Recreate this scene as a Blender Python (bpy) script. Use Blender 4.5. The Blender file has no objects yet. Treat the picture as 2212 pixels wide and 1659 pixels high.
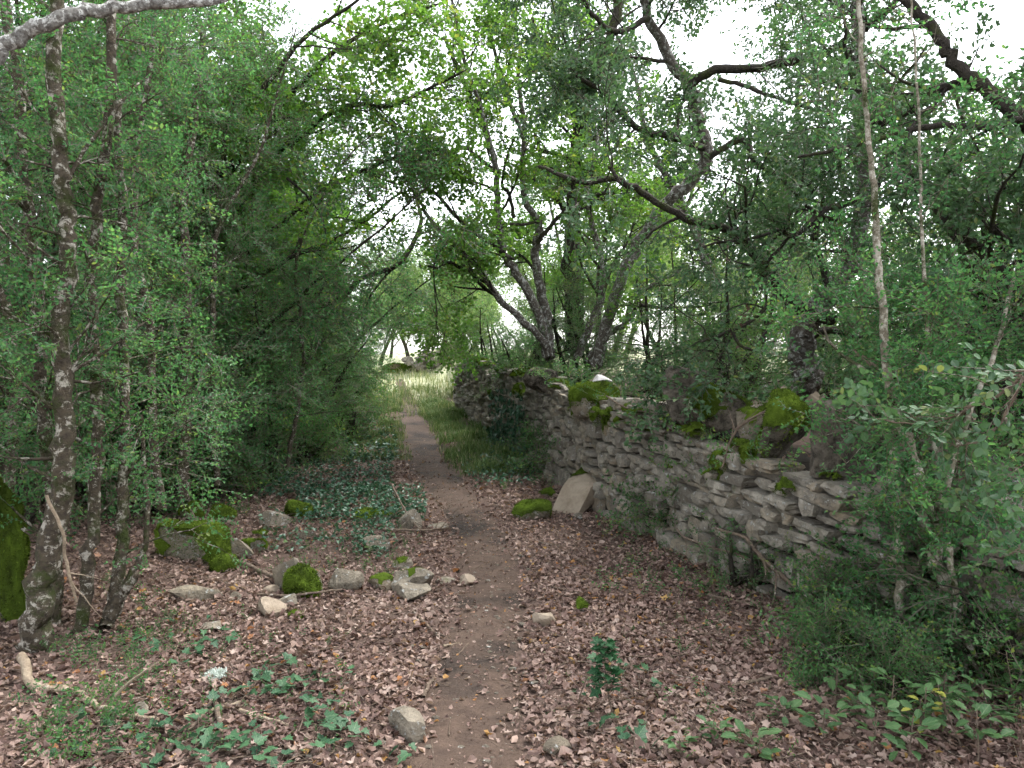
import bpy, bmesh, math, random, zlib
import numpy as np
from mathutils import Vector, noise

R = math.radians
random.seed(7)
rng = np.random.default_rng(7)
scene = bpy.context.scene
col = scene.collection

# ------------------------------------------------------------------ camera, sky, sun, exposure
EYE, PITCH, FPX, CX, CY = 1.6, R(2.0), 1694.0, 1106.0, 829.5
cam = bpy.data.cameras.new('camera'); cam_o = bpy.data.objects.new('camera', cam); col.objects.link(cam_o)
cam.sensor_width = 36.0; cam.lens = 36.0 * FPX / 2212.0; cam.clip_start = 0.05; cam.clip_end = 2000
cam_o.location = (0, 0, EYE); cam_o.rotation_euler = (R(90) - PITCH, 0, 0)
scene.camera = cam_o

SUN_EL, SUN_AZ = R(60), R(48)            # azimuth clockwise from +Y
world = bpy.data.worlds.new('World'); scene.world = world; world.use_nodes = True
wn, wl = world.node_tree.nodes, world.node_tree.links
wn.clear()
sky = wn.new('ShaderNodeTexSky'); sky.sky_type = 'NISHITA'; sky.sun_disc = False
sky.sun_elevation = SUN_EL; sky.sun_rotation = SUN_AZ; sky.air_density = 1.0; sky.dust_density = 1.5; sky.ozone_density = 1.0
hs = wn.new('ShaderNodeHueSaturation'); hs.inputs['Saturation'].default_value = 0.22
bg = wn.new('ShaderNodeBackground'); bg.inputs['Strength'].default_value = 0.15
wo = wn.new('ShaderNodeOutputWorld')
wl.new(sky.outputs[0], hs.inputs['Color']); wl.new(hs.outputs[0], bg.inputs[0]); wl.new(bg.outputs[0], wo.inputs[0])
sun = bpy.data.lights.new('sun', 'SUN'); sun.energy = 1.0; sun.angle = R(18); sun.color = (1, .97, .92)
sun_o = bpy.data.objects.new('sun', sun); col.objects.link(sun_o); sun_o.location = (0, 0, 30)
sd = Vector((math.sin(SUN_AZ) * math.cos(SUN_EL), math.cos(SUN_AZ) * math.cos(SUN_EL), math.sin(SUN_EL)))
sun_o.rotation_euler = sd.to_track_quat('Z', 'Y').to_euler()
vs = scene.view_settings
vs.view_transform = 'Standard'; vs.look = 'None'; vs.exposure = 2.25; vs.gamma = 1.0; vs.use_curve_mapping = False
cy = scene.cycles
cy.use_adaptive_sampling = True; cy.adaptive_threshold = .02; cy.adaptive_min_samples = 12
cy.max_bounces = 5; cy.diffuse_bounces = 4; cy.glossy_bounces = 2; cy.transmission_bounces = 4; cy.transparent_max_bounces = 4
cy.caustics_reflective = False; cy.caustics_refractive = False
cy.use_denoising = True

# ------------------------------------------------------------------ placing helpers
cP, sP = math.cos(PITCH), math.sin(PITCH)
def ray(px, py):
    a = (px - CX) / FPX; b = -(py - CY) / FPX
    return np.array([a, cP + b * sP, -sP + b * cP])
def at(px, py, Y):
    d = ray(px, py); return np.array([0, 0, EYE]) + d * (Y / d[1])
WALL = np.array([(5.4, -.6), (4.5, 1.2), (3.6, 2.6), (2.75, 3.8), (2.02, 5.0), (1.60, 6.3), (.98, 8.5), (.62, 10.8), (.12, 13.5), (-.35, 16.), (-1.25, 20.)])
def wall_x(y): return np.interp(y, np.r_[WALL[:, 1], 34, 60, 130], np.r_[WALL[:, 0], -3.2, -6.5, -18])
def sstep(x, a, b):
    t = np.clip((x - a) / (b - a), 0, 1); return t * t * (3 - 2 * t)
def gh0(x, y):
    x = np.asarray(x, float); y = np.asarray(y, float)
    h = .03 * np.clip(y - 12, 0, 48)
    h = h + .75 * sstep(x - wall_x(y), .12, .7)
    return h
def on_ground(px, py, f=None):
    return on_grounds([px], [py], f)[0]
_TG = .8 * 1.006 ** np.arange(880)
def on_grounds(px, py, f=None):
    f = f or gh; d = np.array([ray(a, b) for a, b in zip(px, py)]); out = []
    for k in range(0, len(d), 400):
        P = np.array([0, 0, EYE]) + d[k:k + 400, None] * _TG[None, :, None]
        below = P[..., 2] <= f(P[..., 0], P[..., 1]); i = np.where(below.any(1), below.argmax(1), len(_TG) - 1)
        out.append(P[np.arange(len(i)), i])
    return np.concatenate(out)
PATH_PX = [(1000, 1790, 330), (1000, 1659, 310), (1015, 1560, 240), (1022, 1480, 200), (1042, 1400, 175), (1060, 1300, 150), (1052, 1200, 140), (1040, 1150, 125), (1000, 1100, 115),
           (962, 1050, 115), (927, 1000, 112), (908, 950, 100), (891, 900, 70), (883, 870, 46), (878, 852, 30)]
_pp = [(on_ground(a, b, gh0), on_ground(a - c / 2, b, gh0), on_ground(a + c / 2, b, gh0)) for a, b, c in PATH_PX]
PY = np.array([p[0][1] for p in _pp]); PX = np.array([p[0][0] for p in _pp]); PW = np.array([(p[2][0] - p[1][0]) / 2 for p in _pp]) * np.interp(PY, [3, 8, 14], [1.0, .92, .95])
def path_x(y): return np.interp(y, np.r_[-4, PY, 60], np.r_[PX[0], PX, PX[-1] - 6])
def path_w(y): return np.interp(y, PY, PW)
def gh(x, y):
    x = np.asarray(x, float); y = np.asarray(y, float)
    h = gh0(x, y)
    dp = np.abs(x - path_x(y)) / (path_w(y) + .12)
    h = h - .035 * (1 - sstep(dp, .5, 1.25)) * (y < 40)
    h = h + .012 * np.sin(x * 3.1 + y * 1.3) * np.sin(y * 2.3 - x) + .02 * np.sin(x * .9 + 2) * np.sin(y * .7)
    h = h + .10 * sstep(path_x(y) - x, 1.6, 4.5) * sstep(y, 3, 7)
    return h

# ------------------------------------------------------------------ mesh helpers
def norm(v): v = np.asarray(v, float); return v / (np.linalg.norm(v, axis=-1, keepdims=True) + 1e-9)
def raw_mesh(name, V, T, tint=None, smooth=False, sharp=None):
    me = bpy.data.meshes.new(name)
    V = np.ascontiguousarray(V, np.float32); T = np.ascontiguousarray(T, np.int32)
    me.vertices.add(len(V)); me.vertices.foreach_set('co', V.ravel())
    me.loops.add(T.size); me.loops.foreach_set('vertex_index', T.ravel())
    me.polygons.add(len(T)); me.polygons.foreach_set('loop_start', np.arange(0, T.size, T.shape[1], dtype=np.int32))
    me.polygons.foreach_set('use_smooth', np.full(len(T), smooth, bool))
    me.update(calc_edges=True)
    if tint is not None:
        a = me.attributes.new('tint', 'FLOAT', 'POINT'); a.data.foreach_set('value', np.ascontiguousarray(tint, np.float32))
    if sharp: me.set_sharp_from_angle(angle=R(sharp))
    return me
class MB:
    def __init__(s): s.V = []; s.T = []; s.C = []; s.n = 0
    def add(s, V, T, c=0.5):
        V = np.asarray(V, np.float32); s.V.append(V); s.T.append(np.asarray(T, np.int64) + s.n)
        s.C.append(np.broadcast_to(np.asarray(c, np.float32), (len(V),))); s.n += len(V)
    def get(s): return np.concatenate(s.V), np.concatenate(s.T), np.concatenate(s.C)
    def mesh(s, name, mat, origin=(0, 0, 0), smooth=False, sharp=None):
        V, T, C = s.get(); me = raw_mesh(name, V - np.asarray(origin, np.float32), T, C, smooth, sharp); me.materials.append(mat); return me
def obj(name, me, parent=None, loc=(0, 0, 0), rot=(0, 0, 0), scale=(1, 1, 1), kind=None, label=None):
    o = bpy.data.objects.new(name, me); col.objects.link(o)
    o.parent = parent; o.location = loc; o.rotation_euler = rot; o.scale = scale
    if kind: o['kind'] = kind
    if label: o['label'] = label
    return o
def tag(o, label, cat, group=None, kind=None):
    o['label'] = label
    if cat: o['category'] = cat
    if group: o['group'] = group
    if kind: o['kind'] = kind
    return o
def thing(name, label, cat, loc=(0, 0, 0), group=None, rotz=0, s=1):
    o = bpy.data.objects.new(name, None); col.objects.link(o); o.empty_display_size = .2
    o.location = loc; o.rotation_euler = (0, 0, rotz); o.scale = (s, s, s)
    return tag(o, label, cat, group)
def dup(root, label, loc, rotz=0, s=1, group=None, sz=None):
    r = root.copy(); col.objects.link(r); r.location = loc; r.rotation_euler = (0, 0, rotz); r.scale = (s, s, sz or s)
    r['label'] = label
    if group: r['group'] = group
    for ch in list(root.children):
        c = ch.copy(); col.objects.link(c); c.parent = r
        for g in list(ch.children):
            d = g.copy(); col.objects.link(d); d.parent = c
    return r
def smooth_line(pts, n):
    pts = np.asarray(pts, float)
    k = len(pts); P = np.vstack([2 * pts[0] - pts[1], pts, 2 * pts[-1] - pts[-2]])
    out = []
    for t in np.linspace(0, k - 1 - 1e-6, n):
        i = int(t); f = t - i; p0, p1, p2, p3 = P[i:i + 4]
        out.append(.5 * ((2 * p1) + (-p0 + p2) * f + (2 * p0 - 5 * p1 + 4 * p2 - p3) * f * f + (-p0 + 3 * p1 - 3 * p2 + p3) * f ** 3))
    return np.array(out)
def tube(mb, pts, rad, sides=6, c=.5, lump=0.0):
    pts = np.asarray(pts, float); k = len(pts); rad = np.broadcast_to(np.asarray(rad, float), (k,))
    tg = norm(np.gradient(pts, axis=0))
    ref = np.array([0, 0, 1.]) if abs(tg[0][2]) < .8 else np.array([1., 0, 0])
    u = norm(np.cross(tg[0], ref)); U = []
    for i in range(k):
        u = norm(u - tg[i] * np.dot(u, tg[i])); U.append(u)
    U = np.array(U); W = np.cross(tg, U)
    a = np.arange(sides) * 2 * math.pi / sides
    rr = rad[:, None]
    if lump: rr = rr * (1 + lump * rng.normal(size=(k, sides)))
    V = pts[:, None] + rr[..., None] * (np.cos(a)[None, :, None] * U[:, None] + np.sin(a)[None, :, None] * W[:, None])
    V = np.vstack([V.reshape(-1, 3), pts[-1:] + tg[-1:] * rad[-1]])
    i = np.arange(k - 1)[:, None] * sides; j = np.arange(sides)[None]; j2 = (j + 1) % sides
    q = np.stack([i + j, i + j2, i + sides + j2, i + sides + j], -1).reshape(-1, 4)
    e = (k - 1) * sides
    T = np.vstack([q[:, [0, 1, 2]], q[:, [0, 2, 3]], np.stack([e + np.arange(sides), e + (np.arange(sides) + 1) % sides, np.full(sides, k * sides)], -1)])
    mb.add(V, T, c)

# ------------------------------------------------------------------ materials
def new_mat(name):
    m = bpy.data.materials.new(name); m.use_nodes = True; nt = m.node_tree; nt.nodes.clear()
    return m, nt.nodes, nt.links
def ramp(n, stops, interp='LINEAR'):
    r = n.new('ShaderNodeValToRGB'); cr = r.color_ramp; cr.interpolation = interp
    while len(cr.elements) < len(stops): cr.elements.new(.5)
    for e, (p, c) in zip(cr.elements, stops): e.position = p; e.color = (*c, 1)
    return r
def leaf_mat(name, stops, trans=.35, rough=.45, spec=.35, tmul=1.5):
    m, n, l = new_mat(name)
    a = n.new('ShaderNodeAttribute'); a.attribute_name = 'tint'
    r = ramp(n, stops); l.new(a.outputs['Fac'], r.inputs[0])
    p = n.new('ShaderNodeBsdfPrincipled'); p.inputs['Roughness'].default_value = rough; p.inputs['Specular IOR Level'].default_value = spec
    l.new(r.outputs[0], p.inputs['Base Color'])
    t = n.new('ShaderNodeBsdfTranslucent')
    mu = n.new('ShaderNodeMix'); mu.data_type = 'RGBA'; mu.blend_type = 'MULTIPLY'; mu.inputs[0].default_value = 1
    l.new(r.outputs[0], mu.inputs[6]); mu.inputs[7].default_value = (tmul * 1.05, tmul * 1.05, tmul * .72, 1)
    l.new(mu.outputs[2], t.inputs[0])
    x = n.new('ShaderNodeMixShader'); x.inputs[0].default_value = trans
    l.new(p.outputs[0], x.inputs[1]); l.new(t.outputs[0], x.inputs[2])
    o = n.new('ShaderNodeOutputMaterial'); l.new(x.outputs[0], o.inputs[0])
    return m
TW = (.16, .14, .11)
def greens(dark, mid, light, yellow=None):
    return [(0, dark), (.45, mid), (.8, light), (.93, yellow or light), (.96, TW), (1, TW)]
M_BOX = leaf_mat('box_leaf', greens((.024, .084, .034), (.064, .176, .064), (.125, .26, .09), (.2, .26, .065)), .50, .44, .35)
M_BOXL = leaf_mat('yellower_box_leaf', greens((.030, .090, .034), (.066, .162, .054), (.115, .235, .072), (.19, .24, .055)), .42, .46, .33)  # slightly yellower green, for variety among the box plants
M_MAPLE = leaf_mat('field_maple_leaf', greens((.05, .11, .025), (.085, .18, .035), (.13, .25, .045), (.22, .26, .05)), .48, .5, .3, 1.7)
M_FAR = leaf_mat('glow_paled_leaf', greens((.09, .15, .055), (.15, .23, .09), (.21, .30, .13), (.26, .30, .12)), .5, .55, .25, 1.5)  # distant leaves paled: the far end's bright glow is put into their colour
M_OAK = leaf_mat('oak_leaf', greens((.035, .075, .035), (.055, .115, .05), (.085, .16, .065), (.15, .18, .06)), .32, .5, .35)
M_IVYC = leaf_mat('ivy_cover_leaf', greens((.02, .06, .035), (.035, .095, .05), (.06, .14, .07), (.11, .17, .06)), .2, .4, .5)
M_GRASS = leaf_mat('grass_blade', [(0, (.05, .095, .03)), (.4, (.085, .14, .045)), (.7, (.21, .23, .11)), (1, (.45, .41, .29))], .3, .6, .2)
M_MOSS = leaf_mat('moss', [(0, (.03, .042, .010)), (.35, (.065, .10, .014)), (.65, (.115, .175, .022)), (.9, (.17, .235, .035)), (1, (.17, .15, .05))], .25, .9, .03, 1.2)
M_LITTER = leaf_mat('fallen_leaf', [(0, (.055, .032, .026)), (.2, (.11, .066, .053)), (.45, (.195, .126, .103)), (.7, (.28, .20, .163)), (.85, (.37, .285, .24)), (.93, (.27, .115, .045)), (1, (.36, .25, .075))], .12, .6, .3)
def surf_mat(name, build, rough=.9, bump=.3, bump_scale=40, bump_dist=.01, spec=.2, world=False):
    m, n, l = new_mat(name)
    tc = n.new('ShaderNodeTexCoord')
    if world:
        ge = n.new('ShaderNodeNewGeometry')
        class tc: outputs = {'Object': ge.outputs['Position']}
    p = n.new('ShaderNodeBsdfPrincipled'); p.inputs['Roughness'].default_value = rough; p.inputs['Specular IOR Level'].default_value = spec
    c = build(n, l, tc); l.new(c, p.inputs['Base Color'])
    nz = n.new('ShaderNodeTexNoise'); nz.inputs['Scale'].default_value = bump_scale; nz.inputs['Detail'].default_value = 8; nz.inputs['Roughness'].default_value = .65
    l.new(tc.outputs['Object'], nz.inputs['Vector'])
    b = n.new('ShaderNodeBump'); b.inputs['Strength'].default_value = bump; b.inputs['Distance'].default_value = bump_dist
    l.new(nz.outputs['Fac'], b.inputs['Height']); l.new(b.outputs[0], p.inputs['Normal'])
    o = n.new('ShaderNodeOutputMaterial'); l.new(p.outputs[0], o.inputs[0])
    return m
def nz(n, l, tc, scale, detail=6, rough=.6, dist=0.0, coord='Object'):
    t = n.new('ShaderNodeTexNoise'); t.inputs['Scale'].default_value = scale; t.inputs['Detail'].default_value = detail; t.inputs['Roughness'].default_value = rough
    t.inputs['Distortion'].default_value = dist; l.new(tc.outputs[coord], t.inputs['Vector']); return t.outputs['Fac']
def mixc(n, l, f, a, b):
    m = n.new('ShaderNodeMix'); m.data_type = 'RGBA'
    if isinstance(f, (int, float)): m.inputs[0].default_value = f
    else: l.new(f, m.inputs[0])
    for i, v in ((6, a), (7, b)):
        if isinstance(v, tuple): m.inputs[i].default_value = (*v, 1)
        else: l.new(v, m.inputs[i])
    return m.outputs[2]
def thr(n, l, f, a, b):
    m = n.new('ShaderNodeMapRange'); m.inputs[1].default_value = a; m.inputs[2].default_value = b; l.new(f, m.inputs[0]); return m.outputs[0]
def bark(name, base, base2, lichen, moss, lich_t, moss_t, sc=1.0):
    def b(n, l, tc):
        c = mixc(n, l, thr(n, l, nz(n, l, tc, 30 * sc), .35, .65), base, base2)
        c = mixc(n, l, thr(n, l, nz(n, l, tc, 17 * sc, 9, .75, .3), lich_t, lich_t + .05), c, lichen)
        c = mixc(n, l, thr(n, l, nz(n, l, tc, 6 * sc, 9, .75), moss_t, moss_t + .12), c, moss)
        return c
    return surf_mat(name, b, .9, 1.0, 45, .03)
B_BOX = bark('box_bark', (.10, .08, .055), (.05, .04, .03), (.42, .39, .33), (.04, .052, .014), .53, .49)
B_PALE = bark('pale_box_bark', (.33, .29, .22), (.18, .15, .11), (.5, .46, .38), (.05, .06, .02), .5, .50)
B_MID = bark('mid_box_bark', (.20, .17, .125), (.09, .075, .055), (.44, .40, .32), (.05, .06, .02), .53, .47)
B_DARK = bark('dark_mossy_bark', (.05, .042, .034), (.03, .025, .02), (.24, .24, .21), (.045, .055, .014), .66, .50)
B_OAK = bark('oak_bark', (.15, .13, .11), (.07, .06, .05), (.40, .40, .37), (.07, .08, .02), .52, .60)
B_LICH = bark('lichen_bark', (.30, .29, .26), (.12, .11, .10), (.62, .62, .58), (.12, .12, .06), .52, .72, 2.2)
B_STICK = bark('dead_stick_bark', (.22, .165, .12), (.12, .09, .07), (.40, .36, .30), (.08, .075, .03), .58, .70)
B_PSTICK = bark('barkless_stick', (.40, .32, .23), (.26, .20, .14), (.5, .44, .35), (.14, .11, .06), .58, .74)
def stone_build(base, dark, light, tan, fs=3.0):
    def b(n, l, tc):
        oi = n.new('ShaderNodeObjectInfo')
        rr = ramp(n, [(0, base), (.2, light), (.42, tan), (.6, dark), (.8, light), (1, base)])
        at_ = n.new('ShaderNodeAttribute'); at_.attribute_name = 'tint'; ad = n.new('ShaderNodeMath'); ad.operation = 'ADD'; l.new(oi.outputs['Random'], ad.inputs[0]); l.new(at_.outputs['Fac'], ad.inputs[1])
        fr = n.new('ShaderNodeMath'); fr.operation = 'FRACT'; l.new(ad.outputs[0], fr.inputs[0]); l.new(fr.outputs[0], rr.inputs[0])
        mp = n.new('ShaderNodeVectorMath'); mp.operation = 'ADD'; l.new(tc.outputs['Object'], mp.inputs[0])
        cmb = n.new('ShaderNodeCombineXYZ'); ml = n.new('ShaderNodeMath'); ml.operation = 'MULTIPLY'; ml.inputs[1].default_value = 37; l.new(oi.outputs['Random'], ml.inputs[0])
        for i in range(3): l.new(ml.outputs[0], cmb.inputs[i])
        l.new(cmb.outputs[0], mp.inputs[1])
        class TC: outputs = {'Object': mp.outputs[0]}
        c = mixc(n, l, thr(n, l, nz(n, l, TC, fs, 10, .72), .38, .62), rr.outputs[0], tuple(x * .5 for x in base))
        c = mixc(n, l, thr(n, l, nz(n, l, TC, fs * 2, 8, .75, .2), .57, .62), c, (.40, .40, .37))      # grey lichen
        c = mixc(n, l, thr(n, l, nz(n, l, TC, fs * 5, 6, .75), .62, .66), c, (.03, .028, .025))        # black lichen spots
        c = mixc(n, l, thr(n, l, nz(n, l, TC, fs * .7, 8, .75), .58, .72), c, (.10, .115, .045))       # algae film
        return c
    return b
M_STONE = surf_mat('wall_stone', stone_build((.33, .295, .24), (.20, .178, .148), (.43, .39, .325), (.40, .33, .24), 11.0), .92, 1.0, 45, .03, world=True)
M_ROCK = surf_mat('loose_stone', stone_build((.24, .205, .155), (.15, .13, .105), (.30, .26, .20), (.27, .215, .145), 9.0), .92, .9, 28, .03)
M_SLAB = surf_mat('pitted_slab', lambda n, l, tc: mixc(n, l, thr(n, l, nz(n, l, tc, 9, 8, .75), .42, .6), (.045, .039, .031), (.16, .138, .11)), .95, 1.0, 18, .04)
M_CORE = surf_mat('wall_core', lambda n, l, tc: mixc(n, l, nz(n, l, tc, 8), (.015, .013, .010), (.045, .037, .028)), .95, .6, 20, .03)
M_PALEROCK = surf_mat('pale_stone', lambda n, l, tc: mixc(n, l, thr(n, l, nz(n, l, tc, 5, 8, .7), .4, .65), (.33, .27, .205), (.20, .155, .11)), .9, .8, 26, .025)
M_WHITE = surf_mat('white_stone', lambda n, l, tc: mixc(n, l, thr(n, l, nz(n, l, tc, 6, 8, .7), .4, .65), (.55, .53, .52), (.36, .33, .31)), .9, .4, 22, .01)
M_GROUND = surf_mat('forest_soil', lambda n, l, tc: mixc(n, l, thr(n, l, nz(n, l, tc, 25, 8, .7), .35, .65), mixc(n, l, nz(n, l, tc, 2, 5), (.045, .030, .024), (.085, .058, .046)), (.13, .088, .07)), .95, .8, 50, .02)
def path_build(n, l, tc):
    c = mixc(n, l, thr(n, l, nz(n, l, tc, 9, 8, .7), .35, .68), (.058, .038, .028), (.104, .070, .051))
    c = mixc(n, l, thr(n, l, nz(n, l, tc, .9, 5, .65), .50, .62), c, (.026, .019, .015))
    c = mixc(n, l, thr(n, l, nz(n, l, tc, 70, 4, .8), .66, .72), c, (.21, .16, .13))
    return c
M_PATH = surf_mat('trodden_earth', path_build, .88, .8, 45, .018, .25)
M_FIELD = surf_mat('far_meadow', lambda n, l, tc: mixc(n, l, nz(n, l, tc, .6, 6, .7), (.24, .27, .13), (.44, .42, .30)), .95, .5, 20, .02)

# ------------------------------------------------------------------ ground and path
xs = np.r_[np.linspace(-160, -9, 24), np.linspace(-8.5, -3.6, 40), np.linspace(-3.5, 4.5, 160), np.linspace(4.7, 9, 26), np.linspace(10, 160, 24)]
ys = np.r_[np.linspace(-12, 1.5, 12), np.linspace(1.7, 12, 170), np.linspace(12.2, 32, 100), np.linspace(33, 260, 50)]
GX, GY = np.meshgrid(xs, ys, indexing='ij')
GZ = gh(GX, GY)
near = (np.abs(GX) < 6) & (GY < 20)
GZ = GZ + np.where(near, rng.normal(scale=.006, size=GZ.shape), 0)
i = np.arange(len(xs) - 1)[:, None] * len(ys); j = np.arange(len(ys) - 1)[None]
Q = np.stack([i + j, i + len(ys) + j, i + len(ys) + j + 1, i + j + 1], -1).reshape(-1, 4)
me = raw_mesh('ground', np.stack([GX, GY, GZ], -1).reshape(-1, 3), Q, None, True)
me.materials.append(M_GROUND); me.materials.append(M_FIELD)
fy = GY[:-1, :-1].reshape(-1); fx = GX[:-1, :-1].reshape(-1)
fy = fy + 1.6 * np.sin(fx * 1.7 + 1) + 1.2 * np.sin(fx * 4.1 + fy * 3) + rng.normal(size=len(fy)) * 1.1
me.polygons.foreach_set('material_index', (fy > 24).astype(np.int32))
g = obj('ground', me, kind='structure'); g['label'] = 'forest floor of dark soil on both sides of the path'
pys = np.concatenate([np.arange(1.0, 12, .06), np.arange(12, 34, .2)])
na = 15; PV = []
for y in pys:
    for k in range(na):
        t = k / (na - 1) * 2 - 1
        w = float(path_w(y)) * (1.12 + .22 * noise.noise((y * 1.7, t * .3 + (5 if t > 0 else 0), 1)) + .12 * noise.noise((y * 6, 3 if t > 0 else 8, 2)))
        x = float(path_x(y)) + t * w
        z = float(gh(x, y)) + .030 * (1 - abs(t) ** 4) - .016 + .012 * noise.noise((x * 5, y * 5, 0)) + .006 * noise.noise((x * 17, y * 17, 0))
        PV.append((x, y, z))
i = np.arange(len(pys) - 1)[:, None] * na; j = np.arange(na - 1)[None]
Q = np.stack([i + j, i + j + 1, i + na + j + 1, i + na + j], -1).reshape(-1, 4)
me = raw_mesh('path', np.array(PV), Q, None, True); me.materials.append(M_PATH)
o = obj('path', me, kind='structure'); o['label'] = 'narrow trodden earth footpath winding away between hedge and wall'

# ------------------------------------------------------------------ leaf and sprig templates (axis +X, flat in XY)
def leaf2(L, W, fold=.12, curl=.05):
    return np.array([(0, 0, 0), (.45 * L, W / 2, fold * W), (L, 0, -curl * L), (.45 * L, -W / 2, fold * W)]), np.array([(0, 2, 1), (0, 3, 2)])
def leaf3(L, W, fold=.14, curl=.1):
    return (np.array([(0, 0, 0), (.3 * L, W * .45, fold * W), (.68 * L, W * .44, fold * W * .8), (L, 0, -curl * L), (.68 * L, -W * .44, fold * W * .8), (.3 * L, -W * .45, fold * W)]),
            np.array([(0, 2, 1), (0, 3, 2), (0, 4, 3), (0, 5, 4)]))
def leaf4(L, W, fold=.15, curl=.12):
    return (np.array([(0, 0, 0), (.28 * L, W * .42, fold * W), (.62 * L, W / 2, fold * W * .8), (L, 0, -curl * L), (.62 * L, -W / 2, fold * W * .8), (.28 * L, -W * .42, fold * W), (.5 * L, 0, 0)]),
            np.array([(0, 6, 1), (1, 6, 2), (2, 6, 3), (3, 6, 4), (4, 6, 5), (5, 6, 0)]))
def outline_leaf(pts, curl=.1, fold=.1):
    P = np.array([(x, y, fold * abs(y) - curl * x * x) for x, y in pts]); n = len(P)
    c = np.array([[P[:, 0].mean(), 0, -curl * P[:, 0].mean() ** 2]])
    return np.vstack([P, c]), np.array([(n, i, (i + 1) % n) for i in range(n)])
LOBED = [(0, 0), (.22, .10), (.30, .30), (.45, .16), (.58, .34), (.72, .17), (1, 0), (.74, -.18), (.6, -.33), (.46, -.15), (.28, -.28), (.2, -.09)]
MAPLE = [(0, 0), (.12, .34), (.34, .2), (.5, .5), (.62, .2), (1, 0), (.62, -.2), (.5, -.5), (.34, -.2), (.12, -.34)]
IVY = [(0, 0), (-.08, .22), (.16, .48), (.36, .25), (.62, .34), (.66, .14), (1, 0), (.66, -.14), (.62, -.34), (.36, -.25), (.16, -.48), (-.08, -.22)]
TOOTH = [(0, 0), (.14, .09), (.2, .21), (.3, .18), (.4, .29), (.5, .24), (.62, .3), (.7, .21), (.82, .19), (.88, .1), (1, 0), (.88, -.1), (.82, -.19), (.7, -.21), (.62, -.3), (.5, -.24), (.4, -.29), (.3, -.18), (.2, -.21), (.14, -.09)]
def rot3(V, yaw, pitch, roll):
    cr, sr = math.cos(roll), math.sin(roll); V = V @ np.array([[1, 0, 0], [0, cr, sr], [0, -sr, cr]])
    cp, sp = math.cos(pitch), math.sin(pitch); V = V @ np.array([[cp, 0, sp], [0, 1, 0], [-sp, 0, cp]])
    cyw, syw = math.cos(yaw), math.sin(yaw); return V @ np.array([[cyw, syw, 0], [-syw, cyw, 0], [0, 0, 1]])
def twig3(mb, a, b, r):
    a, b = np.asarray(a, float), np.asarray(b, float); d = norm(b - a); u = norm(np.cross(d, (.3, .2, 1.))); w = np.cross(d, u)
    V = [a + r * (math.cos(t) * u + math.sin(t) * w) for t in (0, 2.1, 4.2)] + [b]
    mb.add(np.array(V), [(0, 1, 3), (1, 2, 3), (2, 0, 3)], 1.0)
def sprig(kind, L, n, ls, lw, shape, side=2, ang=(.7, 1.15), seed=0):
    rs = random.Random(seed); mb = MB()
    axes = [((0, 0, 0), 0.0, 0.0, L, n)]
    for k in range(side):
        t = rs.uniform(.15, .6); axes.append(((t * L, 0, 0), rs.choice((-1, 1)) * rs.uniform(.5, 1.0), rs.uniform(-.2, .3), L * rs.uniform(.4, .65), max(2, int(n * .5))))
    for (p, yaw, pit, LL, nn) in axes:
        d = rot3(np.array([[1., 0, 0]]), yaw, pit, 0)[0]
        twig3(mb, p, np.array(p) + d * LL, L * .010 + .0006)
        for k in range(nn):
            t = (k + .6) / nn * LL; q = np.array(p) + d * t
            sides = (-1, 1) if kind == 'pair' else ((-1) ** k,)
            if k == nn - 1: sides = (-1, 0, 1) if kind != 'pair' else (-1, 1, 0)
            for sg in sides:
                s_ = ls * rs.uniform(.7, 1.15) * (.75 + .25 * math.sin(math.pi * (k + 1) / (nn + 1)))
                V, T = shape(s_, s_ * lw * rs.uniform(.85, 1.15))
                V = rot3(V, yaw + sg * rs.uniform(*ang) + rs.uniform(-.15, .15), pit + rs.uniform(-.35, .45), rs.uniform(-.7, .7))
                mb.add(V + q, T, min(.9, max(0., rs.gauss(.45, .16))))
    return mb.get()
BOXS = [sprig('pair', .20, 6, .021, .52, leaf2, 2, seed=k) for k in range(6)]
BOXN = [sprig('pair', .17, 6, .021, .55, leaf3, 1, seed=20 + k) for k in range(5)]
MAPS = [sprig('alt', .30, 6, .058, .85, leaf2, 1, seed=40 + k) for k in range(6)]
OAKS = [sprig('alt', .22, 6, .050, .58, leaf3, 1, (.5, 1.2), seed=60 + k) for k in range(5)]
FARS = [sprig('alt', .55, 7, .11, .75, leaf2, 2, seed=80 + k) for k in range(5)]
def place(mb, temps, P, D, S, up=.8, rnd=.5, tj=.12, tb=0.0):
    P = np.asarray(P, float); n = len(P)
    if n == 0: return
    D = norm(D); S = np.broadcast_to(np.asarray(S, float), (n,))
    Z = np.array([0, 0, up]) + rng.normal(size=(n, 3)) * rnd
    Z = norm(Z - (Z * D).sum(1, keepdims=True) * D); Y = np.cross(Z, D)
    idx = rng.integers(0, len(temps), n); tjit = rng.normal(scale=tj, size=n) + tb
    for k, (tv, tt, tc) in enumerate(temps):
        s = idx == k; m = int(s.sum())
        if not m: continue
        V = P[s][:, None] + S[s][:, None, None] * (tv[None, :, :1] * D[s][:, None] + tv[None, :, 1:2] * Y[s][:, None] + tv[None, :, 2:] * Z[s][:, None])
        T = (tt[None] + (np.arange(m) * len(tv))[:, None, None]).reshape(-1, 3)
        C = np.where(tc[None] > .95, 1.0, np.clip(tc[None] + tjit[s][:, None], 0, .92))
        mb.add(V.reshape(-1, 3), T, C.ravel())

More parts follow.
